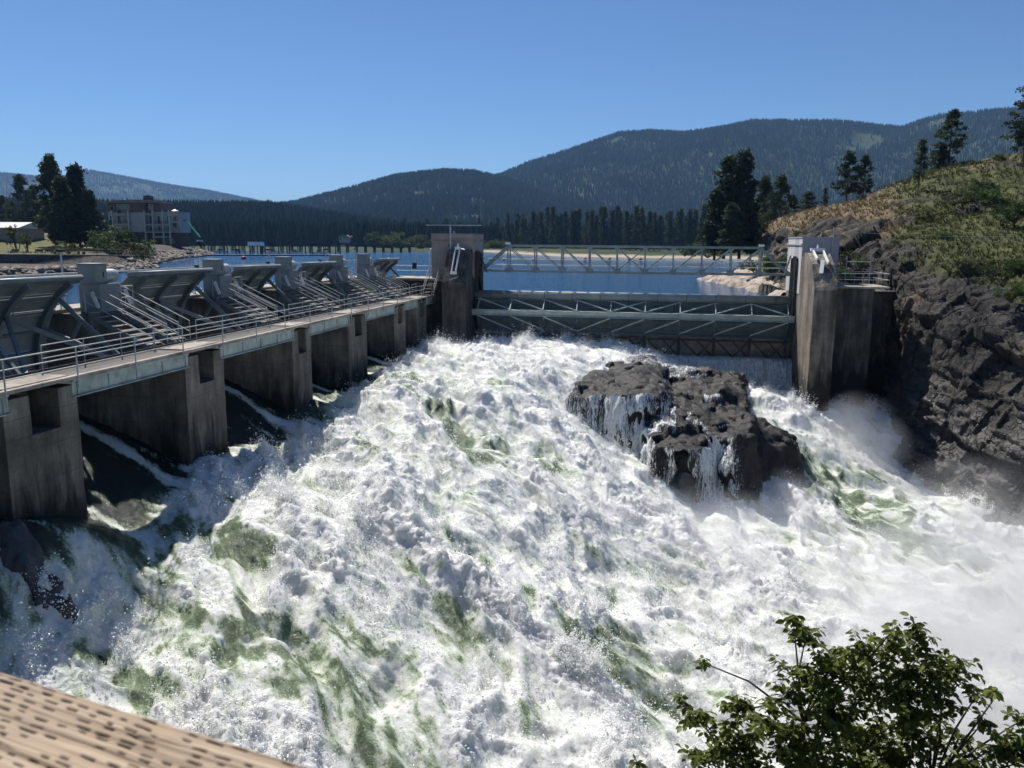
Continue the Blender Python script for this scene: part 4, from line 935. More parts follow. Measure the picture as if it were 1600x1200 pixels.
MB().box(bx0, bx1, 78.22, 79.28, 2.6, 2.68).build('deck', MT['steel'], fb)
for x in (tx[1], tx[-2]): MB().box(x-.25, x+.25, 78.0, 78.2, 5.21, 5.42).build('floodlight', MT['white'], fb)
# ---- cable across the cliff
a, b = (14.6, 73.4, 6.6), tuple(atY(1660, 368, 76))
pts = [tuple(a[j]+(b[j]-a[j])*t-(.25*math.sin(math.pi*t) if j == 2 else 0) for j in range(3)) for t in np.linspace(0, 1, 12)]
o = MB().tube(pts, .018, 4).build('overhead_cable', MT['galv']); tag(o, 'thin overhead cable running from the grey gatehouse across the cliff', 'cable')
# ================================================================== VEGETATION
def leafmat(name, dark, mid, light, scale=.35, trans=.25):
    m = Mat(name); n = m.noise(scale, 4, .6); oi = m.node('ShaderNodeObjectInfo')
    v = m.math('ADD', m.math('MULTIPLY', n, .75), m.math('MULTIPLY', oi.outputs['Random'], .25))
    c = m.ramp(v, [(.3, dark), (.5, mid), (.72, light)]); m.base(c, .75, 0, .2)
    tr = m.node('ShaderNodeBsdfTranslucent'); m.t.links.new(c, tr.inputs[0])
    mx = m.node('ShaderNodeMixShader'); mx.inputs[0].default_value = trans
    m.t.links.new(m.b.outputs[0], mx.inputs[1]); m.t.links.new(tr.outputs[0], mx.inputs[2]); m.t.links.new(mx.outputs[0], m.out.inputs[0])
    return m.m
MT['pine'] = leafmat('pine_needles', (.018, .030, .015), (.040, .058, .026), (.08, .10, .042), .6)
MT['hpine'] = leafmat('sunlit_pine_needles', (.028, .044, .018), (.06, .084, .032), (.12, .14, .055), .6)  # brighter copy of the pine needles, sunlight put into the colour
MT['fir'] = leafmat('far_conifer', (.014, .026, .018), (.024, .040, .024), (.05, .062, .032), .02, .1)
MT['leaf'] = leafmat('green_foliage', (.03, .055, .014), (.065, .105, .026), (.13, .17, .05), .8)
MT['olive'] = leafmat('olive_foliage', (.035, .05, .018), (.08, .095, .03), (.14, .14, .05), .8)
MT['rustleaf'] = leafmat('rusty_foliage', (.06, .035, .018), (.14, .075, .035), (.2, .12, .06), .8)
MT['bark'] = simple('pine_bark', (.10, .065, .045), .9, .4, 2, 0, .2, .03)
def tri_cloud(C, size, rs, flat=.0):
    n = len(C); a = rs.normal(size=(n, 3)); a /= np.linalg.norm(a, axis=1)[:, None]; b = rs.normal(size=(n, 3)); b -= a*(a*b).sum(1)[:, None]; b /= np.linalg.norm(b, axis=1)[:, None]
    s = size*(.6+.8*rs.random((n, 1)))
    V = np.stack([C-a*s*.5-b*s*.28, C+a*s*.5, C-a*s*.35+b*s*.42], 1).reshape(-1, 3)
    return V
def cloud_mesh(name, V):
    me = bpy.data.meshes.new(name); fast_mesh(me, V, np.arange(len(V)).reshape(-1, 3), 3); return me
def pine_meshes(seed, h=1.0, rad=.2, base=.2, nb=60, cl=5, tc=9, style='ponderosa'):
    rs = np.random.default_rng(seed); pts = []; tb = MB()
    lean = rs.normal(size=2)*.012*h
    ax = lambda t: np.array([lean[0]*t*t+.004*h*math.sin(t*7+seed), lean[1]*t*t, h*t])
    tb.tube([tuple(ax(t)) for t in np.linspace(0, .97, 9)], .017*h, 7, .003*h)
    for i in range(nb):
        t = base+(1-base)*(i+rs.random())/nb; t = min(t, .985)
        u = (t-base)/(1-base)
        prof = (1-u)**.75*(.55+.45*min(1, u*5)) if style == 'fir' else (1-u**1.8)**.8*(.62+.38*min(1, u*4))
        L = rad*h*max(.05, prof)*(.55+.6*rs.random()); az = rs.random()*6.283+i*2.4
        el = (.15-.5*(1-u)) if style == 'fir' else (.35-.45*(1-u)+rs.normal()*.15)
        d = np.array([math.cos(az)*math.cos(el), math.sin(az)*math.cos(el), math.sin(el)]); o = ax(t)
        if style != 'fir' or L > .1*h: tb.tube([tuple(o), tuple(o+d*L*.9)], .0045*h, 4, .0015*h, cap=False)
        for k in range(cl):
            s = .25+.75*(k+.6*rs.random())/cl if style == 'fir' else .38+.66*(k+.5*rs.random())/cl
            c = o+d*L*s+rs.normal(size=3)*.014*h
            pts.append(c+rs.normal(size=(tc, 3))*(np.array([.022, .022, .014])*h if style != 'fir' else np.array([.016, .016, .012])*h))
    C = np.concatenate(pts)
    return tb.mesh('trunk'), cloud_mesh('crown', tri_cloud(C, .034*h if style != 'fir' else .026*h, rs))
def add_tree(name, meshes, loc, h, rz, label, cat, group, cm, tm=None, sx=1.0):
    root = bpy.data.objects.new(name, None); COL.objects.link(root); tag(root, label, cat, group)
    for nm, me, mt in (('trunk', meshes[0], tm or MT['bark']), ('crown', meshes[1], cm)):
        if not me.materials: me.materials.append(mt)
        o = bpy.data.objects.new(nm, me); COL.objects.link(o); o.parent = root
    root.location = loc; root.scale = (h*sx, h*sx, h); root.rotation_euler = (0, 0, rz)
    return root
PONB = [pine_meshes(s, 1, .20, .16, 90, 6, 16) for s in (1, 2)]
PONH = [pine_meshes(s, 1, .29, .20, 60, 5, 12) for s in (5, 6, 7)]
PONT = [pine_meshes(s, 1, .15, .34, 40, 4, 10) for s in (8, 9)]
FIR = [pine_meshes(s, 1, .15, .10, 64, 5, 6, 'fir') for s in (11, 12, 13, 14)]
BCH = [pine_meshes(s, 1, .125, .2, 60, 4, 7) for s in (21, 22, 23, 24)]
def tree_px(name, meshes, x, yb, yt, Y, label, cat, group, cm, rz=0, sx=1.0, sink=.3):
    b = atY(x, yb, Y); t = atY(x, yt, Y); h = t[2]-b[2]
    return add_tree(name, meshes, (b[0], b[1], b[2]-sink), h+sink, rz, label, cat, group, cm, None, sx)
# big pines left of the apartment block
tree_px('pine_tree', PONB[0], 88, 394, 246, 168, 'tall broad dark pine, left of the pair beside the apartment block', 'tree', None, MT['pine'], .3, .95)
tree_px('pine_tree', PONB[1], 126, 394, 262, 166, 'broad dark pine, right of the pair beside the apartment block', 'tree', None, MT['pine'], 1.4, 1.05)
tree_px('pine_tree', PONB[1], 104, 394, 280, 160, 'lower dark pine filling the front of the pair beside the apartment block', 'tree', None, MT['pine'], 3.4, 1.15)
tree_px('pine_tree', PONB[0], 147, 396, 300, 163, 'short dark pine touching the left end of the apartment block', 'tree', None, MT['pine'], 2.2, 1.2)
tree_px('pine_tree', PONH[0], 40, 372, 274, 225, 'slender pine on the grassy rise at the far left', 'tree', None, MT['pine'], .2, .9)
tree_px('pine_tree', PONH[1], 60, 372, 290, 230, 'shorter pine just left of the big pine pair', 'tree', None, MT['pine'], 1.9, 1.0)
tree_px('pine_tree', PONH[2], 6, 350, 306, 225, 'pine at the left edge of the picture behind the grass rise', 'tree', None, MT['pine'], .9, 1.3)
tree_px('pine_tree', PONH[0], 22, 352, 315, 228, 'small pine behind the grass rise near the left edge', 'tree', None, MT['pine'], 2.9, 1.3)
# right-hand dark clump
for (x, yb, yt, Y, lab, ms, sx) in [
        (1131, 402, 250, 150, 'tall dark pine, left one of the big pair behind the truss footbridge', PONB[0], 1.12), (1154, 402, 242, 148, 'tallest dark pine of the big pair behind the truss footbridge', PONB[1], 1.0),
        (1116, 404, 300, 146, 'lower bushy pine at the left foot of the big dark pair', PONB[1], 1.25), (1142, 404, 320, 142, 'low bushy pine in front of the big dark pair', PONB[0], 1.35), (1190, 402, 278, 152, 'narrow pine between the big dark pair and the leaning slim pine', PONH[0], .8),
        (1215, 392, 275, 140, 'slim dark pine with bare lower trunk on the rocky slope', PONH[1], .85), (1234, 372, 306, 150, 'small pine right of the slim dark pine on the rocky slope', PONH[2], 1.1),
        (1172, 404, 330, 150, 'short pine in the gap of the dark clump behind the footbridge', PONB[1], 1.1), (1262, 340, 300, 140, 'round bushy pine on the ridge above the grey gatehouse', PONH[2], 1.8), (1288, 334, 295, 138, 'thin young pine on the ridge right of the bushy one', PONT[0], 1.1)]:
    tree_px('pine_tree', ms, x, yb, yt, Y, lab, 'tree', None, MT['pine'], x*.37, sx)
for (x, yb, yt, Y, lab, ms, sx) in [
        (1322, 316, 238, 126, 'broad sunlit pine, left of the pair on the ridge skyline', PONH[0], 1.05), (1348, 314, 243, 127, 'sunlit pine, right of the pair on the ridge skyline', PONH[1], .95), (1434, 304, 219, 112, 'thin open young pine standing below the skyline on the dry slope', PONT[1], 1.05),
        (1481, 266, 173, 131, 'large sunlit pine alone on the skyline of the dry hill', PONH[2], 1.1), (1466, 268, 225, 132, 'small pine at the left foot of the large skyline pine', PONH[0], 1.6), (1598, 252, 122, 124, 'tall pine cut by the right edge of the picture', PONH[1], .95)]:
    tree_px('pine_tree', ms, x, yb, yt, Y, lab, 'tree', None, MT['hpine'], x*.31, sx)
# pines in rows on the far shore
k = 0
xs_ = sorted(np.linspace(768, 1100, 44)+rng.normal(size=44)*2.5)
for x in xs_:
    big = .45+.55*sstep(770, 850, np.array(x)); top = 389-(63*float(big))*(.82+.26*rng.random())
    Y = float(np.interp(x, [760, 830, 960, 1100], [560, 520, 452, 395]))+rng.uniform(-6, 22)
    tree_px('pine_tree', BCH[k % 4], x, 391, top, Y, 'dark pine in the row along the far beach, %s from the left' % nth(k+1), 'tree', 'pines along the far beach', MT['pine'], k*1.3, 1.0); k += 1
for x in np.concatenate([np.linspace(430, 768, 46), np.linspace(780, 1110, 26)]):
    top = (359 if x < 560 else 352 if x < 768 else 342)-rng.uniform(-6, 12); Y = (560 if x < 560 else 600)+rng.uniform(-10, 40)
    tree_px('fir_tree', FIR[k % 4], x+rng.normal()*3, 389, top, Y, 'dark fir in the wooded belt along the far left shore' if x < 768 else 'dark fir standing behind the row of beach pines', 'tree', 'firs along the far left shore' if x < 768 else 'firs behind the beach pines', MT['fir'], k*1.7, 1.25); k += 1
# leafy trees
def leafy(seed, blobs, n, size, stems=True):
    rs = np.random.default_rng(seed); P_ = []; tb = MB(); wts = np.array([b[3]**2 for b in blobs]); wts = wts/wts.sum()
    for (bx_, by_, bz_, br_), wv in zip(blobs, wts):
        kcl = max(3, int(n*wv/26)); cc = rs.normal(size=(kcl, 3)); cc /= np.linalg.norm(cc, axis=1)[:, None]; cc = np.array([bx_, by_, bz_])+cc*br_*(.45+.6*rs.random((kcl, 1)))*np.array([1, 1, .85])
        P_.append((cc[:, None, :]+rs.normal(size=(kcl, 26, 3))*br_*.15).reshape(-1, 3))
        tb.tube([(0, 0, 0), (bx_*.5, by_*.5, bz_*.55), (bx_, by_, bz_)], .022, 5, .006, cap=False)
    return tb.mesh('trunk'), cloud_mesh('crown', tri_cloud(np.concatenate(P_), size, rs))
def rblobs(seed, n, sp=.3, z0=.35, z1=.8, r=.22):
    rs = np.random.default_rng(seed); return [(rs.normal()*sp*.6, rs.normal()*sp*.6, rs.uniform(z0, z1), r*rs.uniform(.7, 1.2)) for _ in range(n)]
BUSH = [leafy(s, rblobs(s, 9, .42, .25, .72, .24), 2600, .055) for s in (31, 32, 33)]
YTREE = [leafy(s, rblobs(s, 8, .2, .4, .85, .16), 1200, .05) for s in (35, 36)]
for (x, yb, yt, Y, lab, ms, sx, mt) in [
        (186, 402, 346, 152, 'bright green leafy tree between the dark pines and the apartment block', BUSH[0], 1.25, MT['leaf']), (168, 402, 352, 156, 'green leafy tree tucked against the dark pines', BUSH[1], 1.0, MT['leaf']), (199, 410, 372, 143, 'dark rounded shrub at the end of the retaining wall', BUSH[2], 1.1, MT['olive']),
        (219, 404, 368, 160, 'pale green shrub below the brick base of the apartment block', BUSH[1], .9, MT['leaf']), (226, 405, 388, 165, 'low light green shrub on the riprap bank', BUSH[0], 1.6, MT['leaf']), (28, 398, 352, 146, 'young tree on the promenade lawn, nearest the left edge', YTREE[0], .9, MT['olive']),
        (44, 398, 358, 145, 'young tree on the promenade lawn, second from the left edge', YTREE[1], .9, MT['olive']), (108, 396, 372, 143, 'pale shrub behind the promenade wall below the pines', BUSH[1], 1.1, MT['leaf']), (94, 397, 386, 142, 'low shrub on the promenade edge', BUSH[2], 1.8, MT['olive']),
        (585, 391, 357, 470, 'pale leafy tree on the far shore near the trestle end', BUSH[0], 1.2, MT['leaf']), (625, 391, 356, 475, 'broad leafy tree on the far shore between the trestle and the brown gatehouse', BUSH[1], 1.3, MT['olive']), (655, 391, 362, 475, 'leafy tree on the far shore left of the brown gatehouse', BUSH[2], 1.2, MT['olive']), (605, 391, 366, 468, 'small leafy tree at the water between two larger ones on the far shore', BUSH[2], 1.5, MT['olive']),
        (773, 392, 371, 500, 'rounded pale shrub on the beach right of the brown gatehouse', BUSH[0], 1.5, MT['leaf']), (756, 392, 374, 505, 'small shrub on the beach behind the brown gatehouse', BUSH[1], 1.3, MT['olive']), (788, 392, 373, 505, 'green shrub at the left end of the beach pines', BUSH[2], 1.2, MT['leaf']),
        (1085, 400, 374, 230, 'green shrub on the beach left of the big dark pines', BUSH[0], 1.5, MT['leaf']), (1070, 400, 382, 240, 'low shrub at the waterline left of the big dark pines', BUSH[1], 1.8, MT['leaf']), (1105, 402, 380, 200, 'green shrub at the foot of the big dark pines', BUSH[2], 1.7, MT['leaf']),
        (1205, 430, 392, 104, 'olive shrub behind the right end of the footbridge', BUSH[0], 1.3, MT['olive']), (1185, 432, 402, 110, 'olive shrub on the rocks below the footbridge', BUSH[2], 1.5, MT['olive']), (1222, 418, 395, 100, 'dry shrub beside the white side wall of the grey gatehouse', BUSH[1], 1.2, MT['olive']),
        (1252, 372, 352, 110, 'bright green shrub above the grey gatehouse', BUSH[1], 1.2, MT['leaf']), (1315, 418, 386, 84, 'dark shrub right of the grey gatehouse', BUSH[2], 1.3, MT['olive']), (1325, 440, 408, 82, 'dark shrub behind the right landing railing', BUSH[1], 1.3, MT['olive']),
        (1345, 418, 398, 81, 'small green shrub above the chain link gate', BUSH[0], 1.3, MT['leaf']), (1392, 392, 372, 84, 'yellow green shrub at the top of the cliff', BUSH[1], 1.4, MT['leaf']), (1530, 312, 272, 104, 'large green bush on the upper slope', BUSH[0], 1.5, MT['leaf']), (1558, 322, 284, 100, 'green bush lower right of the large bush on the slope', BUSH[1], 1.5, MT['leaf']), (1505, 326, 296, 100, 'green bush lower left of the large bush on the slope', BUSH[2], 1.5, MT['leaf']),
        (1585, 348, 308, 92, 'broad green bush near the right edge of the slope', BUSH[0], 1.4, MT['leaf']), (1440, 352, 322, 96, 'olive bush below the thin young pine', BUSH[2], 1.9, MT['olive']), (1502, 276, 262, 122, 'low shrub beside the skyline pine', BUSH[0], 2.0, MT['olive']), (1567, 250, 236, 124, 'shrub at the foot of the tall right edge pine', BUSH[1], 1.6, MT['leaf']),
        (1568, 445, 398, 66, 'rust brown shrub hanging on the cliff', BUSH[2], 1.3, MT['rustleaf']), (1595, 430, 392, 66, 'rust brown shrub at the right edge of the cliff', BUSH[0], 1.3, MT['rustleaf']), (1580, 470, 432, 64, 'green shrub under the rust brown ones on the cliff', BUSH[1], 1.3, MT['leaf']), (1470, 378, 355, 85, 'olive bush in the middle of the green slope', BUSH[1], 1.7, MT['olive']), (1420, 380, 362, 86, 'small olive bush near the cliff top', BUSH[2], 1.7, MT['olive']), (1395, 332, 312, 112, 'scrubby bush on the ridge left of the thin young pine', BUSH[0], 1.8, MT['olive'])]:
    tree_px('shrub' if 'tree' not in lab.split(' on ')[0] and 'tree' not in lab else 'leafy_tree', ms, x, yb, yt, Y, lab, 'shrub' if 'tree' not in lab else 'tree', None, mt, x*.7, sx, .15)
# grass tufts over the green slope
def tufts():
    P, N, rock, green, row, colp = HS
    p = ((1-rock)*(row > 2.6)*(row < 7.2)).ravel(); A = np.linalg.norm(np.cross(np.gradient(P, axis=0), np.gradient(P, axis=1)), axis=2).ravel(); p = p*A
    n = 16000; idx = rng.choice(p.size, n, p=p/p.sum()); C = P.reshape(-1, 3)[idx]
    j = rng.normal(size=(n, 3))*.25; C = C+j*np.array([1, 1, .15])
    g = green.ravel()[idx]
    for nm, sel, mt, lab in (('green_grass', g > .5, leafmat('green_grass', (.035, .042, .012), (.085, .092, .026), (.15, .14, .05), .5), 'green grass tufts on the slope above the cliff'), ('dry_grass', g <= .5, leafmat('dry_grass', (.10, .075, .038), (.19, .14, .075), (.28, .21, .115), .5), 'dry straw coloured grass on the upper hill')):
        c = C[sel]; n_ = len(c); bl = 5
        az = rng.random((n_, bl))*6.283; L = rng.uniform(.22, .6, (n_, bl)); lx, ly = np.cos(az), np.sin(az)
        b = c[:, None, :]+np.stack([lx*.08, ly*.08, np.zeros_like(lx)-.05], -1)
        tip = b+np.stack([lx*L*.55, ly*L*.55, L*.9], -1); sd_ = np.stack([-ly, lx, np.zeros_like(lx)], -1)*.07
        V = np.stack([b-sd_, b+sd_, tip], 2).reshape(-1, 3)
        o = link(nm, cloud_mesh(nm, V), mt); tag(o, lab, kind='stuff')
tufts()
# forest on the mountains
def forest():
    src = bpy.data.objects.new('conifer', None)
    rs = np.random.default_rng(3); tb = MB()
    for (z0, z1, r) in ((.05, .5, .17), (.3, .75, .125), (.55, 1.0, .08)):
        b = len(tb.v); n = 7
        for q in range(n): a = 6.283*q/n+rs.random()*.4; rr = r*(.75+.5*rs.random()); tb.v.append((rr*math.cos(a), rr*math.sin(a), z0+rs.random()*.05))
        tb.v.append((0, 0, z1)); tb.f += [(b+q, b+(q+1) % n, b+n) for q in range(n)]
    me = tb.mesh('conifer', False)
    m = Mat('mountain_conifer'); n1 = m.noise(.004, 4); n2 = m.noise(.05, 2); oi = m.node('ShaderNodeObjectInfo')
    v = m.math('ADD', m.math('MULTIPLY', n1, .55), m.math('MULTIPLY', oi.outputs['Random'], .45))
    m.base(m.ramp(v, [(.25, (.012, .024, .017)), (.5, (.022, .038, .022)), (.75, (.05, .066, .034))]), .9, 0, .1)
    me.materials.append(m.m); src = bpy.data.objects.new('conifer', me)
    n = 470000; u = rng.random(n); r = 560+(6750-560)*u**1.0
    az = rng.uniform(-.78, .62, n)-0.0; X = np.sin(az-.18*0)*r; Y = np.cos(az)*r
    z = far_h(X, Y); e = 6
    # keep slopes that face the viewer, thin out clearings
    zf = far_h(X*(1-30/r), Y*(1-30/r)); front = (z-zf) > -6
    clear = fbm(X/260, Y/260, 0, 3, 77) > .52
    dens = np.where(r < 2300, 1, np.where(r < 4200, .8, .9))
    keep = front & ((~clear) | (rng.random(n) < .12)) & (rng.random(n) < dens) & (Y > shore_far(X)+28)
    keep &= ~((r < 900) & (X > -70) & (Y < 560))
    X, Y, z = X[keep], Y[keep], z[keep]
    h = rng.uniform(9, 19, len(X))*np.where(np.hypot(X, Y) > 2600, 1.25, 1)
    o = gn_points('mountain_forest', np.stack([X, Y, z-.5], -1), h, m.m, 'obj', src)
    tag(o, 'dark conifer forest covering the hills beyond the lake', kind='stuff')
    print('forest', len(X))
forest()
# ================================================================== FAR SHORE THINGS
def right_shore():
    X, Y = np.meshgrid(np.arange(4, 130, 1.5), np.arange(98, 335, 1.5), indexing='ij')
    c = np.interp(Y, [98, 112, 128, 150, 200, 260, 318, 335], [16, 12, 9.5, 14, 23, 32, 37, 30])+fbm(Y/8, X/30, 0, 3, 8)*1.5
    s = X-c; z = np.where(s < 0, s*.4, np.minimum(.16*s, 1.5)+np.maximum(s-14, 0)*.03)+fbm(X/6, Y/6, 0, 3, 4)*.25
    m = Mat('right_shore_ground'); m.base(m.ramp(m.noise(.3, 5), [(.3, (.05, .05, .025)), (.55, (.11, .10, .05)), (.75, (.2, .17, .11))]), .95, 0, .1)
    me = grid_mesh('right_shore', np.stack([X, Y, z], -1)); me.flip_normals() if me.polygons[0].normal.z < 0 else None
    tag(link('right_shore', me, m.m, None, True), kind='structure')
right_shore()
MT['sidingA'] = simple('pale_grey_siding', (.30, .31, .32), .7, .08, .5); MT['sidingB'] = simple('brown_siding', (.10, .07, .06), .8, .2, .5)
MT['brick'] = simple('dark_brick', (.07, .045, .038), .9, .4, 1.5); MT['glass'] = Mat('window_glass').base((.02, .025, .03), .06, 0, .8).m
MT['roof'] = simple('grey_roof', (.18, .17, .17), .8, .2, .6); MT['whiteb'] = simple('white_trim', (.40, .40, .40), .6, .06, 1); MT['curtain'] = simple('curtained_glass', (.22, .22, .22), .3, .5, .8)
def apartment():
    Y0 = 245.0; X = lambda px, py=350: float(atY(px, py, Y0)[0]); Z = lambda py, px=220: float(atY(px, py, Y0)[2])
    root = empty('apartment_building', (X(225), Y0+8, 3), 'grey and brown four storey apartment block with balconies on the left shore', 'building')
    x0, xa, xb, xc, xd, x1 = X(168), X(180), X(206), X(229), X(241), X(279)
    zb, zr = 3.0, Z(317); z1, z2, z3 = Z(362), Z(348), Z(331)
    MB().box(x0, X(274), Y0+.6, Y0+7.5, zb, Z(363)).build('brick_base', MT['brick'], root)
    MB().box(x0, x1, Y0+.6, Y0+7, Z(363)+.002, Z(331)).build('wall', MT['sidingA'], root)
    MB().box(x0, X(250), Y0+.6, Y0+6.5, Z(331)+.002, zr).build('upper_wall', MT['sidingB'], root)
    b = MB().box(xb, xc, Y0-.5, Y0+.598, Z(362), Z(332)).build('bay', MT['sidingA'], root); MB().box(xb-.1, xc+.1, Y0-.55, Y0+.597, Z(332)+.002, zr).build('bay_top', MT['sidingB'], b)
    r = MB().box(x0-1, X(252), Y0-1.2, Y0+7.5, zr+.002, zr+.45).build('roof', MT['roof'], root); MB().box(X(180), X(244), Y0-.8, Y0+7, zr+.452, zr+.9).build('roof_cap', MT['roof'], r)
    c = MB().box(X(218), X(227), Y0+3, Y0+5.5, zr+.9, Z(305)).build('chimney', MT['brick'], r)
    for k in range(3): MB().tube([(X(220+k*2.5), Y0+4, Z(305)), (X(220+k*2.5), Y0+4, Z(303))], .14, 6).build('chimney_pot', MT['black'], c)
    for px in (180, 205, 230, 242.5, 258, 268): MB().box(X(px)-.18, X(px)+.18, Y0-1.4, Y0-.9, zb, Z(329)).build('column', MT['whiteb'], root)
    for (pa, pb) in ((181, 205), (230.5, 241), (243.5, 257.5), (258.5, 267.5)):
        for (pt, pbm) in ((319, 334), (337, 350), (353, 362)):
            if pa > 243 and pt == 319: continue
            f = MB().box(X(pa)+.4, X(pb)-.4, Y0+.5, Y0+.598, Z(pbm)+.1, Z(pt)).build('window', MT['whiteb'], root)
            n = max(1, round((pb-pa)/7.5)); wv = (X(pb)-X(pa)-.8)/n
            for k in range(n): MB().box(X(pa)+.4+k*wv+.12, X(pa)+.4+(k+1)*wv-.12, Y0+.44, Y0+.498, Z(pbm)+.25, Z(pt)-.15).build('pane', MT['curtain'] if k % 2 and pa < 200 else MT['glass'], f)
            s = MB().box(X(pa)+.25, X(pb)-.25, Y0-1.38, Y0+.43, Z(pbm)-.28, Z(pbm)-.02).build('balcony', MT['whiteb'], root)
            m = MB(); m.box(X(pa)+.25, X(pb)-.25, Y0-1.35, Y0-1.3, Z(pbm)+.95, Z(pbm)+1.03)
            for k in range(int((pb-pa)/1.2)): m.box(X(pa+.6+k*1.2)-.03, X(pa+.6+k*1.2)+.03, Y0-1.35, Y0-1.31, Z(pbm), Z(pbm)+.95)
            m.build('balcony_rail', MT['black'], s)
    for (px, py) in ((174, 341), (171, 348), (175, 326), (264, 341), (271, 341), (276, 341), (271, 352), (276, 352), (264, 356)):
        f = MB().box(X(px)-.75, X(px)+.75, Y0+.5, Y0+.598, Z(py)-.9, Z(py)+.9).build('window', MT['whiteb'], root); MB().box(X(px)-.6, X(px)+.6, Y0+.45, Y0+.498, Z(py)-.75, Z(py)+.75).build('pane', MT['glass'], f)
    MB().box(X(243), X(262), Y0-2.2, Y0+.59, Z(371), Z(369)).build('entrance_canopy', MT['whiteb'], root)
    for (pa, pb) in ((245, 252), (254, 260), (263, 270), (216, 224)): MB().box(X(pa), X(pb), Y0+.5, Y0+.598, zb+.3, Z(372)).build('ground_window', MT['glass'], root)
    p = empty('roof_parasol', (X(269), Y0-.5, Z(331)), 'white parasol open on the roof terrace of the apartment block', 'parasol')
    m = MB(); c0 = (X(269), Y0+2, Z(326.5)); b_ = len(m.v)
    for k in range(8): m.v.append((c0[0]+1.25*math.cos(k*.785), c0[1]+1.25*math.sin(k*.785), c0[2]-.55))
    m.v.append(c0); m.v.append((c0[0], c0[1], c0[2]-.5)); m.f += [(b_+k, b_+(k+1) % 8, b_+8) for k in range(8)]+[(b_+(k+1) % 8, b_+k, b_+9) for k in range(8)]
    m.build('canopy', MT['white'], p); MB().tube([(c0[0], c0[1], Z(331)+.002), (c0[0], c0[1], c0[2]-.5)], .04, 5).build('pole', MT['galv'], p)
    l = empty('boom_lift', (X(304), Y0+3, 3.2), 'green boom lift parked right of the apartment block', 'lift')
    g = simple('lift_green', (.10, .45, .28), .45, .1, 1)
    MB().bar((X(303.5), Y0+3, Z(370)), (X(282.5), Y0+3, Z(343)), .4, .42).build('boom', g, l); MB().bar((X(282.5), Y0+3, Z(343)), (X(278), Y0+3, Z(344)), .3, .3).build('jib', MT['black'], l); MB().box(X(274.5), X(278.5), Y0+2.4, Y0+3.6, Z(347), Z(342)).build('basket', MT['black'], l)
    MB().box(X(298), X(308), Y0+2, Y0+4.2, Z(380), Z(377)).build('chassis', MT['black'], l, bevel=.1); MB().box(X(299), X(305), Y0+2.2, Y0+4, Z(377)+.002, Z(374.5)).build('counterweight', MT['whiteb'], l, bevel=.1)
    MB().bar((X(303.5), Y0+3, Z(370)), (X(303.0), Y0+3, Z(377)), .4, .4).build('turret', MT['black'], l)
    for xx in (X(299.5), X(306.5)):
        for yv in (Y0+1.8, Y0+4.2): MB().tube([(xx, yv-.15, 3.62), (xx, yv+.15, 3.62)], .45, 10).build('wheel', MT['black'], l)
apartment()
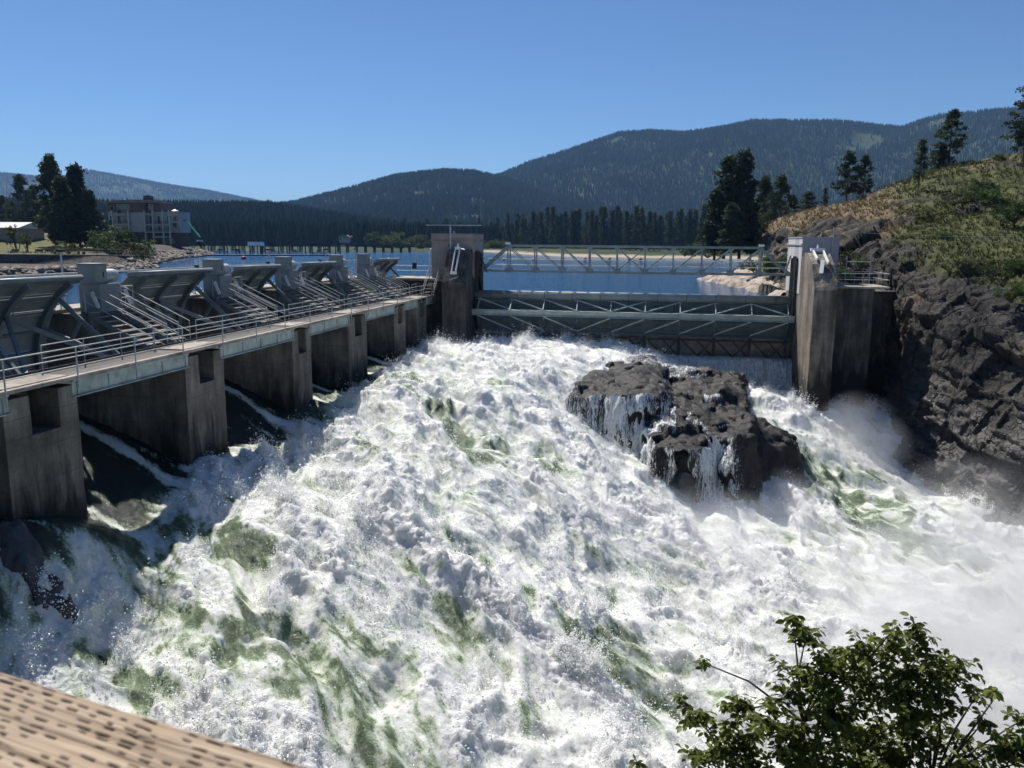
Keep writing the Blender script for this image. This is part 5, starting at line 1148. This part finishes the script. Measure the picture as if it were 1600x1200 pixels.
def promenade():
    st = concrete('retaining_wall_stone', (.10, .10, .105), .5, .6)
    z = 2.2; P0, P1 = (-150, 136.2), (-101, 140.0)
    root = empty('retaining_wall', (-120, 138, 0), 'long dark retaining wall with a pale cap at the left shore', 'wall')
    m = MB(); m.hull8([(P0[0], P0[1], -.8), (P1[0], P1[1], -.8), (P1[0]+.1, P1[1]+.8, -.8), (P0[0], P0[1]+.8, -.8), (P0[0], P0[1], z), (P1[0], P1[1], z), (P1[0]+.1, P1[1]+.8, z), (P0[0], P0[1]+.8, z)]); m.build('wall_face', st, root)
    m = MB(); m.hull8([(P1[0]+.003, P1[1], -.8), (P1[0]+.7, P1[1]+.1, -.8), (P1[0]-17, P1[1]+18, -.8), (P1[0]-17.7, P1[1]+18, -.8), (P1[0]+.003, P1[1], z), (P1[0]+.7, P1[1]+.1, z), (P1[0]-17, P1[1]+18, z), (P1[0]-17.7, P1[1]+18, z)]); m.build('wall_return', st, root)
    m = MB(); m.bar((P0[0], P0[1]+.35, z+.1), (P1[0]+.6, P1[1]+.35, z+.1), 1.1, .18); m.build('wall_cap', MT['deckconc'], root)
    m = MB(); m.hull8([(-151, 137.0, 2.0), (-101, 140.9, 2.0), (-101, 146, 2.0), (-151, 143, 2.0), (-151, 137.0, 2.25), (-101, 140.9, 2.25), (-101, 146, 2.25), (-151, 143, 2.25)])
    o = m.build('promenade_path', MT['deckconc'], None); tag(o, kind='structure')
    r = empty('promenade_railing', (-125, 138.3, z), 'thin dark railing along the promenade above the retaining wall', 'railing')
    for k in range(17):
        t = k/16; x, y = P0[0]+(P1[0]-P0[0])*t, P0[1]+(P1[1]-P0[1])*t+.4; MB().tube([(x, y, z+.19), (x, y, z+1.2)], .035, 5).build('post', MT['black'], r)
    for h in (1.2, .75): MB().tube([(P0[0], P0[1]+.4, z+h), (P1[0], P1[1]+.4, z+h)], .025, 5).build('rail', MT['black'], r)
    for n_, x in (('left', 22), ('middle', 60), ('right', 75)):
        c = atY(x, 396, 143); b = empty('park_bench', (c[0], 143, 2.25), 'dark bench on the promenade, the %s one of three' % n_, 'bench', 'benches on the promenade')
        MB().box(c[0]-.9, c[0]+.9, 142.8, 143.25, 2.65, 2.72).build('seat', MT['black'], b); MB().box(c[0]-.9, c[0]+.9, 143.27, 143.33, 2.75, 3.2).build('backrest', MT['black'], b)
        for s in (-.75, .75): MB().box(c[0]+s-.04, c[0]+s+.04, 142.85, 143.25, 2.25, 2.648).build('leg', MT['black'], b)
    for n_, x in (('left', 90), ('right', 127)):
        c = atY(x, 397, 142.5); b = empty('picnic_table', (c[0], 142.5, 2.25), 'pale picnic table on the promenade, the %s one' % n_, 'table', 'picnic tables on the promenade')
        MB().box(c[0]-.9, c[0]+.9, 142.1, 142.9, 2.95, 3.02).build('table_top', MT['deckconc'], b)
        for s in (-.6, .6): MB().box(c[0]+s-.06, c[0]+s+.06, 142.2, 142.8, 2.25, 2.948).build('leg', MT['black'], b)
    g = empty('garage', tuple(atY(14, 386, 172)), 'low grey garage with a pale metal roof at the left edge', 'building')
    x0, x1 = float(atY(-25, 380, 172)[0]), float(atY(32, 380, 172)[0]); z0, z1 = 3.2, float(atY(10, 357, 172)[2])
    MB().box(x0, x1, 172, 180, z0-1, z1).build('wall', MT['sidingB'] if False else simple('garage_wall', (.24, .20, .17), .8, .1, 1), g)
    MB().prism([(171.4, z1+.002), (180.6, z1+.002), (180.6, z1+.2), (176, z1+1.6), (171.4, z1+.2)], 'x', x0-.4, x1+.4).build('roof', simple('pale_metal_roof', (.40, .40, .40), .5, .1, 1), g)
    for k in range(2): MB().box(x0+2+k*4, x0+5+k*4, 171.93, 171.998, z0, z0+2.3).build('door', MT['roof'], g)
promenade()
def riprap():
    V = []; n = 2600; t = rng.random(n); 
    seg = np.array(LS[:12]); L = np.r_[0, np.cumsum(np.hypot(*np.diff(seg, axis=0).T))]; s = t*L[-1]
    x = np.interp(s, L, seg[:, 0]); y = np.interp(s, L, seg[:, 1]); off = rng.uniform(-.5, 6.5, n); x = x-off*.75; y = y-off*.5*0
    z = left_h(x, y)+.1; sz = rng.uniform(.35, .95, n)
    base = np.array([[1, 0, 0], [-1, 0, 0], [0, 1, 0], [0, -1, 0], [0, 0, 1], [0, 0, -1], [.7, .7, .5], [-.7, -.6, .6]], float)
    fc = np.array([[0, 6, 4], [6, 2, 4], [2, 1, 4], [1, 7, 4], [7, 3, 4], [3, 0, 4], [2, 0, 5], [1, 2, 5], [3, 1, 5], [0, 3, 5], [0, 2, 6], [1, 3, 7]])
    Vs = (base[None]*(1+rng.normal(size=(n, 8, 1))*.2)+rng.normal(size=(n, 8, 3))*.12)*(sz[:, None, None]*np.array([1, 1, .7]))
    a = rng.random(n)*6.28; ca, sa = np.cos(a)[:, None], np.sin(a)[:, None]
    Vr = np.stack([Vs[..., 0]*ca-Vs[..., 1]*sa, Vs[..., 0]*sa+Vs[..., 1]*ca, Vs[..., 2]], -1)+np.stack([x, y, z], -1)[:, None]
    me = bpy.data.meshes.new('riprap'); fast_mesh(me, Vr.reshape(-1, 3), (fc[None]+np.arange(n)[:, None, None]*8).reshape(-1, 3), 3)
    m = Mat('riprap_rock'); m.base(m.ramp(m.noise(.9, 4), [(.3, (.05, .045, .042)), (.5, (.15, .13, .115)), (.72, (.36, .31, .27))]), .9, 0, .2)
    tag(link('riprap', me, m.m), 'broken riprap stones along the left shore', kind='stuff')
riprap()
def trestle():
    A, B = atY(250, 367.5, 345), atY(640, 386, 405); A = Vector(A); B = Vector(B); d = (B-A)
    root = empty('trestle_bridge', (A.x, A.y, 0), 'long dark trestle bridge crossing the lake at the left', 'bridge')
    wood = simple('dark_trestle_timber', (.045, .04, .036), .9, .3, .5)
    MB().bar(A, B, 4.5, .9).build('deck', wood, root); MB().bar(A+Vector((0, -2.2, .95)), B+Vector((0, -2.2, .95)), .15, .18).build('guard_rail', wood, root)
    n = 26
    for k in range(n+1):
        p = A+d*(k/n); m = MB()
        for s in (-1.9, -.6, .6, 1.9): m.tube([(p.x, p.y+s, -3), (p.x, p.y+s*.8, p.z-.4)], .2, 5)
        m.box(p.x-.18, p.x+.18, p.y-2.3, p.y+2.3, p.z-.85, p.z-.46); m.build('bent', wood, root)
        MB().tube([(p.x, p.y-2.2, p.z+.4), (p.x, p.y-2.2, p.z+.95)], .07, 4).build('rail_post', wood, root)
    e = A-d*.35; e.z = A.z-.3; MB().bar(A, e, 4.5, .9).build('approach_span', wood, root)
    dk = empty('floating_dock', tuple(atz(420, 398, .2)), 'low dark floating dock across the left of the lake', 'dock')
    a, b = Vector(atz(300, 399, .15)), Vector(atz(533, 399, .15)); MB().bar(a, b, 2.6, .5).build('dock_deck', wood, dk); MB().bar(a+Vector((0, 0, .27)), b+Vector((0, 0, .27)), 2.2, .04).build('dock_planks', simple('dock_plank', (.3, .28, .25), .8, .2, 1), dk)
    sh = empty('dock_shelter', tuple(atz(401, 398, .4)), 'white roofed shelter on posts at the floating dock', 'shelter')
    c = Vector(atz(401, 399, .42)); zt = float(atY(401, 384, c.y)[2]); zr = float(atY(401, 378, c.y)[2])
    MB().prism([(c.x-2.5, zt), (c.x+2.5, zt), (c.x+2.1, zr), (c.x-2.4, zr)], 'y', c.y-1.2, c.y+1.2).build('roof', MT['white'], sh)
    for s in (-1.8, 1.8):
        for q in (-.8, .8): MB().tube([(c.x+s, c.y+q, .4), (c.x+s, c.y+q, zt)], .12, 5).build('post', wood, sh)
    for k, x in enumerate(sorted(318+np.arange(34)*6.4+rng.normal(size=34)*1.6)):
        x = float(x); Yp = rng.uniform(292, 335); q = atY(x, 390, Yp); top = float(atY(x, 379+rng.uniform(0, 4), Yp)[2]); r = rng.uniform(.16, .28)
        o = MB().tube([(q[0], Yp, -3), (q[0], Yp, top-.15), (q[0], Yp, top)], r, 7).build('mooring_pile', wood); tag(o, 'dark timber mooring pile behind the floating dock, %s from the left' % nth(k+1), 'pile', 'mooring piles in the marina')
    hull = simple('boat_white', (.72, .72, .72), .4, .06, 1)
    for n_, x in zip(('first', 'second', 'third', 'fourth', 'fifth'), (345, 372, 428, 462, 500)):
        q = atY(x, 394, 312); b = empty('moored_boat', (q[0], 312, 0), 'small white boat moored behind the dock, %s from the left' % n_, 'boat', 'boats moored behind the dock')
        X_, L = q[0], 3.0
        MB().hull8([(X_-L*.9, 311.5, -.1), (X_+L*.8, 311.6, -.1), (X_+L*.8, 312.4, -.1), (X_-L*.9, 312.5, -.1), (X_-L, 311.1, .9), (X_+L*1.15, 311.9, 1.0), (X_+L*1.15, 312.1, 1.0), (X_-L, 312.9, .9)]).build('hull', hull, b)
        MB().hull8([(X_-L*.4, 311.4, .93), (X_+L*.3, 311.5, .96), (X_+L*.3, 312.5, .96), (X_-L*.4, 312.6, .93), (X_-L*.35, 311.5, 1.75), (X_+L*.05, 311.6, 1.75), (X_+L*.05, 312.4, 1.75), (X_-L*.35, 312.5, 1.75)]).build('cabin', MT['glass'], b)
trestle()
def buoys():
    red = simple('buoy_red', (.35, .06, .04), .5, .2, 1)
    for n_, (x, y, r, mt) in enumerate([(788, 404, .62, red), (834, 404.5, .62, red), (878, 404.5, .62, red), (914, 404, .62, red), (952, 404, .62, red), (983, 404, .55, red), (1001, 404, .6, red), (381, 402.5, .75, red), (453, 402.5, .62, MT['black']), (529, 402, .45, red), (607, 403.5, .4, MT['white'])]):
        p = atz(x, y+1.5, .2); m = MB(); b = len(m.v)
        prof = [(0, -.9), (.6, -.75), (.95, -.25), (1, .1), (.85, .5), (.45, .85), (0, .95)]
        N = 12
        rings = []
        for (rr, zz) in prof:
            rings.append(len(m.v)); m.v += [(p[0]+r*max(rr, .02)*math.cos(6.283*k/N), p[1]+r*max(rr, .02)*math.sin(6.283*k/N), .25+r*zz) for k in range(N)]
        for a, c in zip(rings[:-1], rings[1:]): m.f += [(a+k, a+(k+1) % N, c+(k+1) % N, c+k) for k in range(N)]
        m.f += [tuple(rings[-1]+k for k in range(N)), tuple(rings[0]+k for k in range(N))[::-1]]
        names = ['seen through the footbridge, %s from its left end' % s for s in ('first', 'second', 'third', 'fourth', 'fifth', 'sixth', 'seventh')]+['with a dark top left of the white dock shelter', 'that is black, above the second hoist cabinet', 'near the end of the floating dock', 'that is white, left of the brown gatehouse']
        o = empty('mooring_buoy', (p[0], p[1], 0), 'round floating buoy '+names[n_], 'buoy', 'buoys on the lake'); m.build('float', mt, o, True); MB().tube([(p[0], p[1], .25+r*.9), (p[0], p[1], .25+r*1.25)], .08*r+.03, 6).build('eye', MT['black'], o)
buoys()
def far_houses():
    for lab, (x, yb, yt, wpx, Y, mt) in zip(('pale house low on the wooded slope above the trestle', 'tan house higher on the wooded slope above the trestle', 'small white house among trees behind the trestle', 'white house with dark windows on the far shore near the trestle end', 'small pale house at the forest edge right of the crane'),
                                           ((332, 366, 356, 14, 720, MT['sidingA']), (382, 357, 349, 18, 760, simple('tan_wall', (.42, .34, .25), .8, .1, .2)), (368, 368, 361, 12, 700, MT['whiteb']), (538, 377, 367, 18, 520, MT['whiteb']), (350, 372, 365, 14, 690, MT['sidingA']))):
        c = Vector(atY(x, yb, Y)); h = float(atY(x, yt, Y)[2])-c.z; wd = wpx*Y/1270; r = empty('house', tuple(c), lab, 'house')
        MB().box(c.x-wd/2, c.x+wd/2, Y, Y+7, c.z-4, c.z+h*.62).build('wall', mt, r)
        MB().prism([(c.x-wd/2-.5, c.z+h*.62+.01), (c.x+wd/2+.5, c.z+h*.62+.01), (c.x+wd*.25, c.z+h), (c.x-wd*.25, c.z+h)], 'y', Y-.6, Y+7.6).build('roof', MT['roof'], r)
        for k in range(3):
            xx = c.x-wd/2+wd*(k+.5)/3; f = MB().box(xx-.9, xx+.9, Y-.08, Y-.003, c.z+h*.12, c.z+h*.45).build('window', MT['glass'], r)
    for lab, (x, yt) in zip(('thin radio mast on the left shoulder of the mountain ridge', 'thin radio mast on the highest part of the mountain ridge'), ((1007, 200), (1190, 191))):
        R = 3300; dx = ray(x, 215); dx = dx/np.hypot(dx[0], dx[1]); X_, Y_ = dx[0]*R, dx[1]*R; zt = float(atY(x, yt, Y_)[2]); zb = float(far_h(np.array([X_]), np.array([Y_]))[0])
        o = empty('radio_mast', (X_, Y_, zb), lab, 'mast')
        MB().tube([(X_, Y_, zb-5), (X_, Y_, zt)], 1.1, 4, .6).build('lattice', MT['galv'], o); MB().box(X_-2.2, X_+2.2, Y_-.5, Y_+.5, zt-14, zt-11).build('antenna', MT['galv'], o)
far_houses()
# ================================================================== FOREGROUND
def timber_rail():
    A = np.array([-.68, .68]); B = np.array([-.27, .59]); d = (B-A)/np.linalg.norm(B-A); nrm = np.array([d[1], -d[0]])   # towards the camera
    if nrm[1] > 0: nrm = -nrm
    u = np.arange(-.75, 1.0, .0022); v = np.arange(0, .19, .0011)
    U, Vv = np.meshgrid(u, v, indexing='ij')
    Vw = Vv+perlin(U/.12, Vv/.05, 0, 5)*.0022+perlin(U/.03, Vv/.02, 0, 15)*.0006; Uw = U+perlin(U/.05, Vv/.02, 0, 4)*.004
    rowi = np.floor(Vw/.0078).astype(np.int64)
    hh = lambda a_, k: (_hash(rowi, a_, rowi*0, k) & np.uint32(1023)).astype(float)/1023
    ph = hh(rowi*0, 3); cu_ = Uw/.027+ph; ci = np.floor(cu_).astype(np.int64); ln = .0035+.0065*hh(ci, 4)
    fu = np.abs(cu_-ci-.5+.25*(hh(ci, 6)-.5))*.027; fv = np.abs(Vw/.0078-rowi-.5+.4*(hh(ci, 7)-.5))*.0078
    slit = sstep(ln+.001, ln-.0012, fu)*sstep(.0017, .0005, fv)*(hh(ci, 5) > .22)
    crack = sstep(.07, .0, np.abs(perlin(U/.5, Vw/.014, 0, 9)))*sstep(-.1, .3, perlin(U/.2, Vv/.05, 0, 10))
    grain = perlin(U/.25, Vw/.0035, 0, 7)*.7+perlin(U/.4, Vw/.009, 0, 17)*.6
    edge = sstep(.010, .0, Vv)*.008+sstep(.176, .19, Vv)*.012
    z = 4.95-slit*.004-crack*.003+grain*.0006-edge+perlin(U/.03, Vv/.03, 0, 8)*.0008
    xy = A[None, None]+U[..., None]*d+Vv[..., None]*nrm
    P = np.concatenate([xy, z[..., None]], -1)
    m = Mat('weathered_timber'); sl, gr = m.attr('slit'), m.attr('grain')
    c = m.ramp(gr, [(.25, (.12, .085, .055)), (.42, (.30, .225, .155)), (.8, (.46, .365, .265))]); bl = m.noise(9, 5, .6)
    c = m.mix(m.ramp(bl, [(.4, 0.), (.7, .5)]), c, (.27, .215, .17)); c = m.mix(sl, c, (.035, .024, .018)); m.base(c, .85, 0, .2); m.bump(gr, .4, .001)
    me = grid_mesh('top_plank', P, {'slit': np.clip(slit+crack*.8, 0, 1), 'grain': grain*.5+.5}); 
    if me.polygons[0].normal.z < 0: me.flip_normals()
    root = empty('timber_railing', (A[0], A[1], 3.85), 'weathered timber railing cap in the bottom left foreground', 'railing')
    link('top_plank', me, m.m, root, True)
    wd = simple('railing_timber', (.36, .26, .18), .85, .25, 8)
    q0, q1 = A+d*-.75, A+d*1.0
    n3 = np.array([nrm[0], nrm[1], 0])
    f = [np.array([*(q0+nrm*.003), 4.90]), np.array([*(q1+nrm*.003), 4.90]), np.array([*(q1+nrm*.187), 4.90]), np.array([*(q0+nrm*.187), 4.90])]
    MB().hull8([tuple(p) for p in f]+[tuple(p+np.array([0, 0, .034])) for p in f]).build('plank_underside', wd, root)
    for t in (-.6, .9): p = A+d*t+nrm*.09; MB().box(p[0]-.045, p[0]+.045, p[1]-.045, p[1]+.045, 3.7, 4.898).build('post', wd, root)
timber_rail()
def bush():
    rs = np.random.default_rng(5)
    blobs = [(1258, 1000, 40), (1300, 1060, 60), (1345, 1030, 44), (1388, 1018, 42), (1432, 1002, 40), (1440, 1060, 58), (1484, 1050, 44), (1380, 1090, 66), (1290, 1130, 66), (1205, 1128, 50), (1150, 1112, 40), (1092, 1118, 36), (1150, 1170, 60), (1250, 1185, 66), (1350, 1170, 66), (1440, 1150, 46), (1560, 1165, 42), (1592, 1128, 28), (1520, 1195, 40), (1530, 1080, 24), (1062, 1096, 16), (1100, 1036, 9), (1235, 1050, 30), (1470, 1105, 40), (1410, 1200, 60), (1600, 1190, 40), (1100, 1190, 40), (1320, 1220, 70), (1180, 1225, 60), (1480, 1230, 60), (1395, 985, 18), (1555, 1090, 14), (1240, 975, 16), (1000, 1200, 20), (1420, 1120, 50), (1230, 1090, 34), (1500, 1150, 26), (1535, 1130, 22)]
    base = Vector((2.35, 8.5, -4.6)); root = empty('leafy_bush', tuple(base), 'green leafy bush in the bottom right foreground', 'bush')
    tb = MB(); stems = [Vector((1.2, 8.4, -.6)), Vector((2.3, 8.5, -.3)), Vector((3.1, 8.45, -.4)), Vector((3.6, 8.3, -.9)), Vector((1.8, 8.7, .1))]
    for s in stems: tb.tube([base, base.lerp(s, .5)+Vector((0, .15, -.1)), s], .05, 6, .022, cap=False)
    leaves = []
    for (x, y, rp) in blobs:
        c = Vector(atY(x, y, 8.4+rs.normal()*.22)); r = rp*.0068
        s = min(stems, key=lambda q: (q-c).length); mid = s.lerp(c, .55)+Vector((rs.normal()*.05, rs.normal()*.05, .06))
        tb.tube([s, mid, c], .016, 5, .006, cap=False)
        nt = max(4, int(r*r*165)+3)
        for k in range(nt):
            d = Vector((rs.normal(), rs.normal()*.8, rs.normal()*.8+.25)).normalized(); L = r*rs.uniform(.55, 1.15); q = c+d*L
            st = c+d*L*.1; mq = st.lerp(q, .5)+Vector((0, 0, .03)); tb.tube([st, mq, q], .004, 3, .0016, cap=False)
            nl = max(5, int(L/.03)+2)
            for j in range(nl):
                t = .25+.78*j/nl; p = (st.lerp(mq, t*2) if t < .5 else mq.lerp(q, min(1, t*2-1)))
                az = j*2.4+rs.normal()*.5; out = Vector((math.cos(az), math.sin(az), rs.uniform(-.9, .1))).normalized()
                leaves.append((p+out*.012, out, rs.uniform(.07, .112), rs.uniform(-.9, .9)))
    tb.build('branches', simple('bush_bark', (.075, .055, .04), .9, .3, 6), root)
    # leaf: folded oval blade with a drooping tip
    lv = [(0, 0, 0), (.22, .20, .05), (.55, .27, .06), (.82, .14, .0), (1, 0, -.12), (.82, -.14, .0), (.55, -.27, .06), (.22, -.20, .05), (.5, 0, -.03)]
    lf = [(0, 1, 8), (1, 2, 8), (2, 3, 8), (3, 4, 8), (4, 5, 8), (5, 6, 8), (6, 7, 8), (7, 0, 8)]
    m = leafmat('bush_leaf', (.08, .105, .022), (.18, .215, .045), (.30, .315, .085), 5, .5)
    m.node_tree.nodes['Principled BSDF'].inputs['Roughness'].default_value = .42
    me = bpy.data.meshes.new('leaf'); me.from_pydata(lv, [], lf); me.materials.append(m)
    mats = []
    for (p, out, s, tw) in leaves:
        q = out.to_track_quat('X', 'Z').to_matrix().to_4x4() @ Matrix.Rotation(tw, 4, 'X'); mats.append(Matrix.Translation(p) @ q @ Matrix.Scale(s, 4))
    def inframe(p):
        v = np.array(p[:])-CAMP; kx = v@fw; return -800 < F*(v@cr)/kx < 800 and -600 < -F*(v@cu)/kx < 600
    order = sorted(range(len(leaves)), key=lambda i: (not inframe(leaves[i][0]), leaves[i][0].y-leaves[i][2]*8))
    for i in order[:300]:
        o = bpy.data.objects.new('leaf', me); COL.objects.link(o); o.parent = root; o.matrix_parent_inverse = Matrix.Translation(-base); o.matrix_basis = mats[i]
    LV = np.array(lv+[]); V = []
    for i in order[300:]:
        Mx = np.array(mats[i]); V.append(LV@Mx[:3, :3].T+Mx[:3, 3])
    V = np.concatenate(V); fc = (np.array(lf)[None]+np.arange(len(order)-300)[:, None, None]*9).reshape(-1, 3)
    me2 = bpy.data.meshes.new('leaf_mass'); fast_mesh(me2, V, fc, 3); o = link('leaf_mass', me2, m, root); o['kind'] = 'stuff'
    print('leaves', len(leaves))
bush()
# ================================================================== AIR: spray mist and distance haze
def mist():
    bm = bmesh.new(); bmesh.ops.create_icosphere(bm, subdivisions=3, radius=1.0); me = bpy.data.meshes.new('spray_mist'); bm.to_mesh(me); bm.free()
    for (loc, sc_, D, lab) in [((17, 39, -12.0), (11, 9, 5.6), .36, 'thick white spray hanging over the river at the lower right'), ((12.5, 30, -12.4), (10, 8, 5.4), .34, 'white spray behind the foreground bush'), ((15.3, 62.5, -9.5), (3.8, 6.2, 4.4), .22, 'spray rising below the right abutment'),
                               ((20.5, 53, -11.6), (6.5, 6, 4.2), .17, 'faint spray along the foot of the cliff'), ((8.6, 50.5, -11.2), (3.2, 3.4, 3.0), .22, 'spray in front of the midstream boulder'), ((3.5, 42, -10.6), (6.5, 6, 3.2), .15, 'spray over the middle of the rapids'), ((-3, 42.5, -8.9), (2.6, 3.0, 2.0), .20, 'spray plume over the breaking wave'), ((-14, 73.3, -3.6), (3.0, 2.2, 1.5), .12, 'spray below the left end of the wide gate'), ((-2.0, 56.3, -7.0), (3.6, 1.8, 2.2), .12, 'spray at the foot of the boulder falls')]:
        m = Mat('mist'); m.n.remove(m.b)
        co = m.node('ShaderNodeTexCoord').outputs['Object']; ln = m.node('ShaderNodeVectorMath', operation='LENGTH'); m.t.links.new(co, ln.inputs[0])
        fall = m.ramp(ln.outputs['Value'], [(0.0, 1.), (.55, .55), (.98, 0.)])
        n = m.noise(.36, 5, .62, kind='World', dist=.9)
        dn = m.math('MULTIPLY', m.math('MULTIPLY', fall, m.ramp(n, [(.40, .05), (.60, 1.1)])), D)
        v = m.node('ShaderNodeVolumePrincipled'); v.inputs['Color'].default_value = (.97, .98, 1, 1); v.inputs['Anisotropy'].default_value = .15
        m.t.links.new(dn, v.inputs['Density']); m.t.links.new(v.outputs[0], m.out.inputs['Volume'])
        m.m.cycles.volume_step_rate = 2.0
        d = me.copy(); d.materials.append(m.m); o = bpy.data.objects.new('spray_mist', d); COL.objects.link(o); o.location = loc; o.scale = sc_
        tag(o, lab, kind='stuff')
mist()
def haze():
    m = Mat('haze'); m.n.remove(m.b); v = m.node('ShaderNodeVolumePrincipled')
    v.inputs['Color'].default_value = (.34, .60, 1.0, 1); v.inputs['Density'].default_value = 0.72e-4; v.inputs['Anisotropy'].default_value = 0.0
    m.t.links.new(v.outputs[0], m.out.inputs['Volume'])
    o = MB().box(-17000, 17000, -400, 15500, -40, 530).build('haze', m.m); tag(o, 'thin blue summer haze over the valley', kind='stuff')
haze()
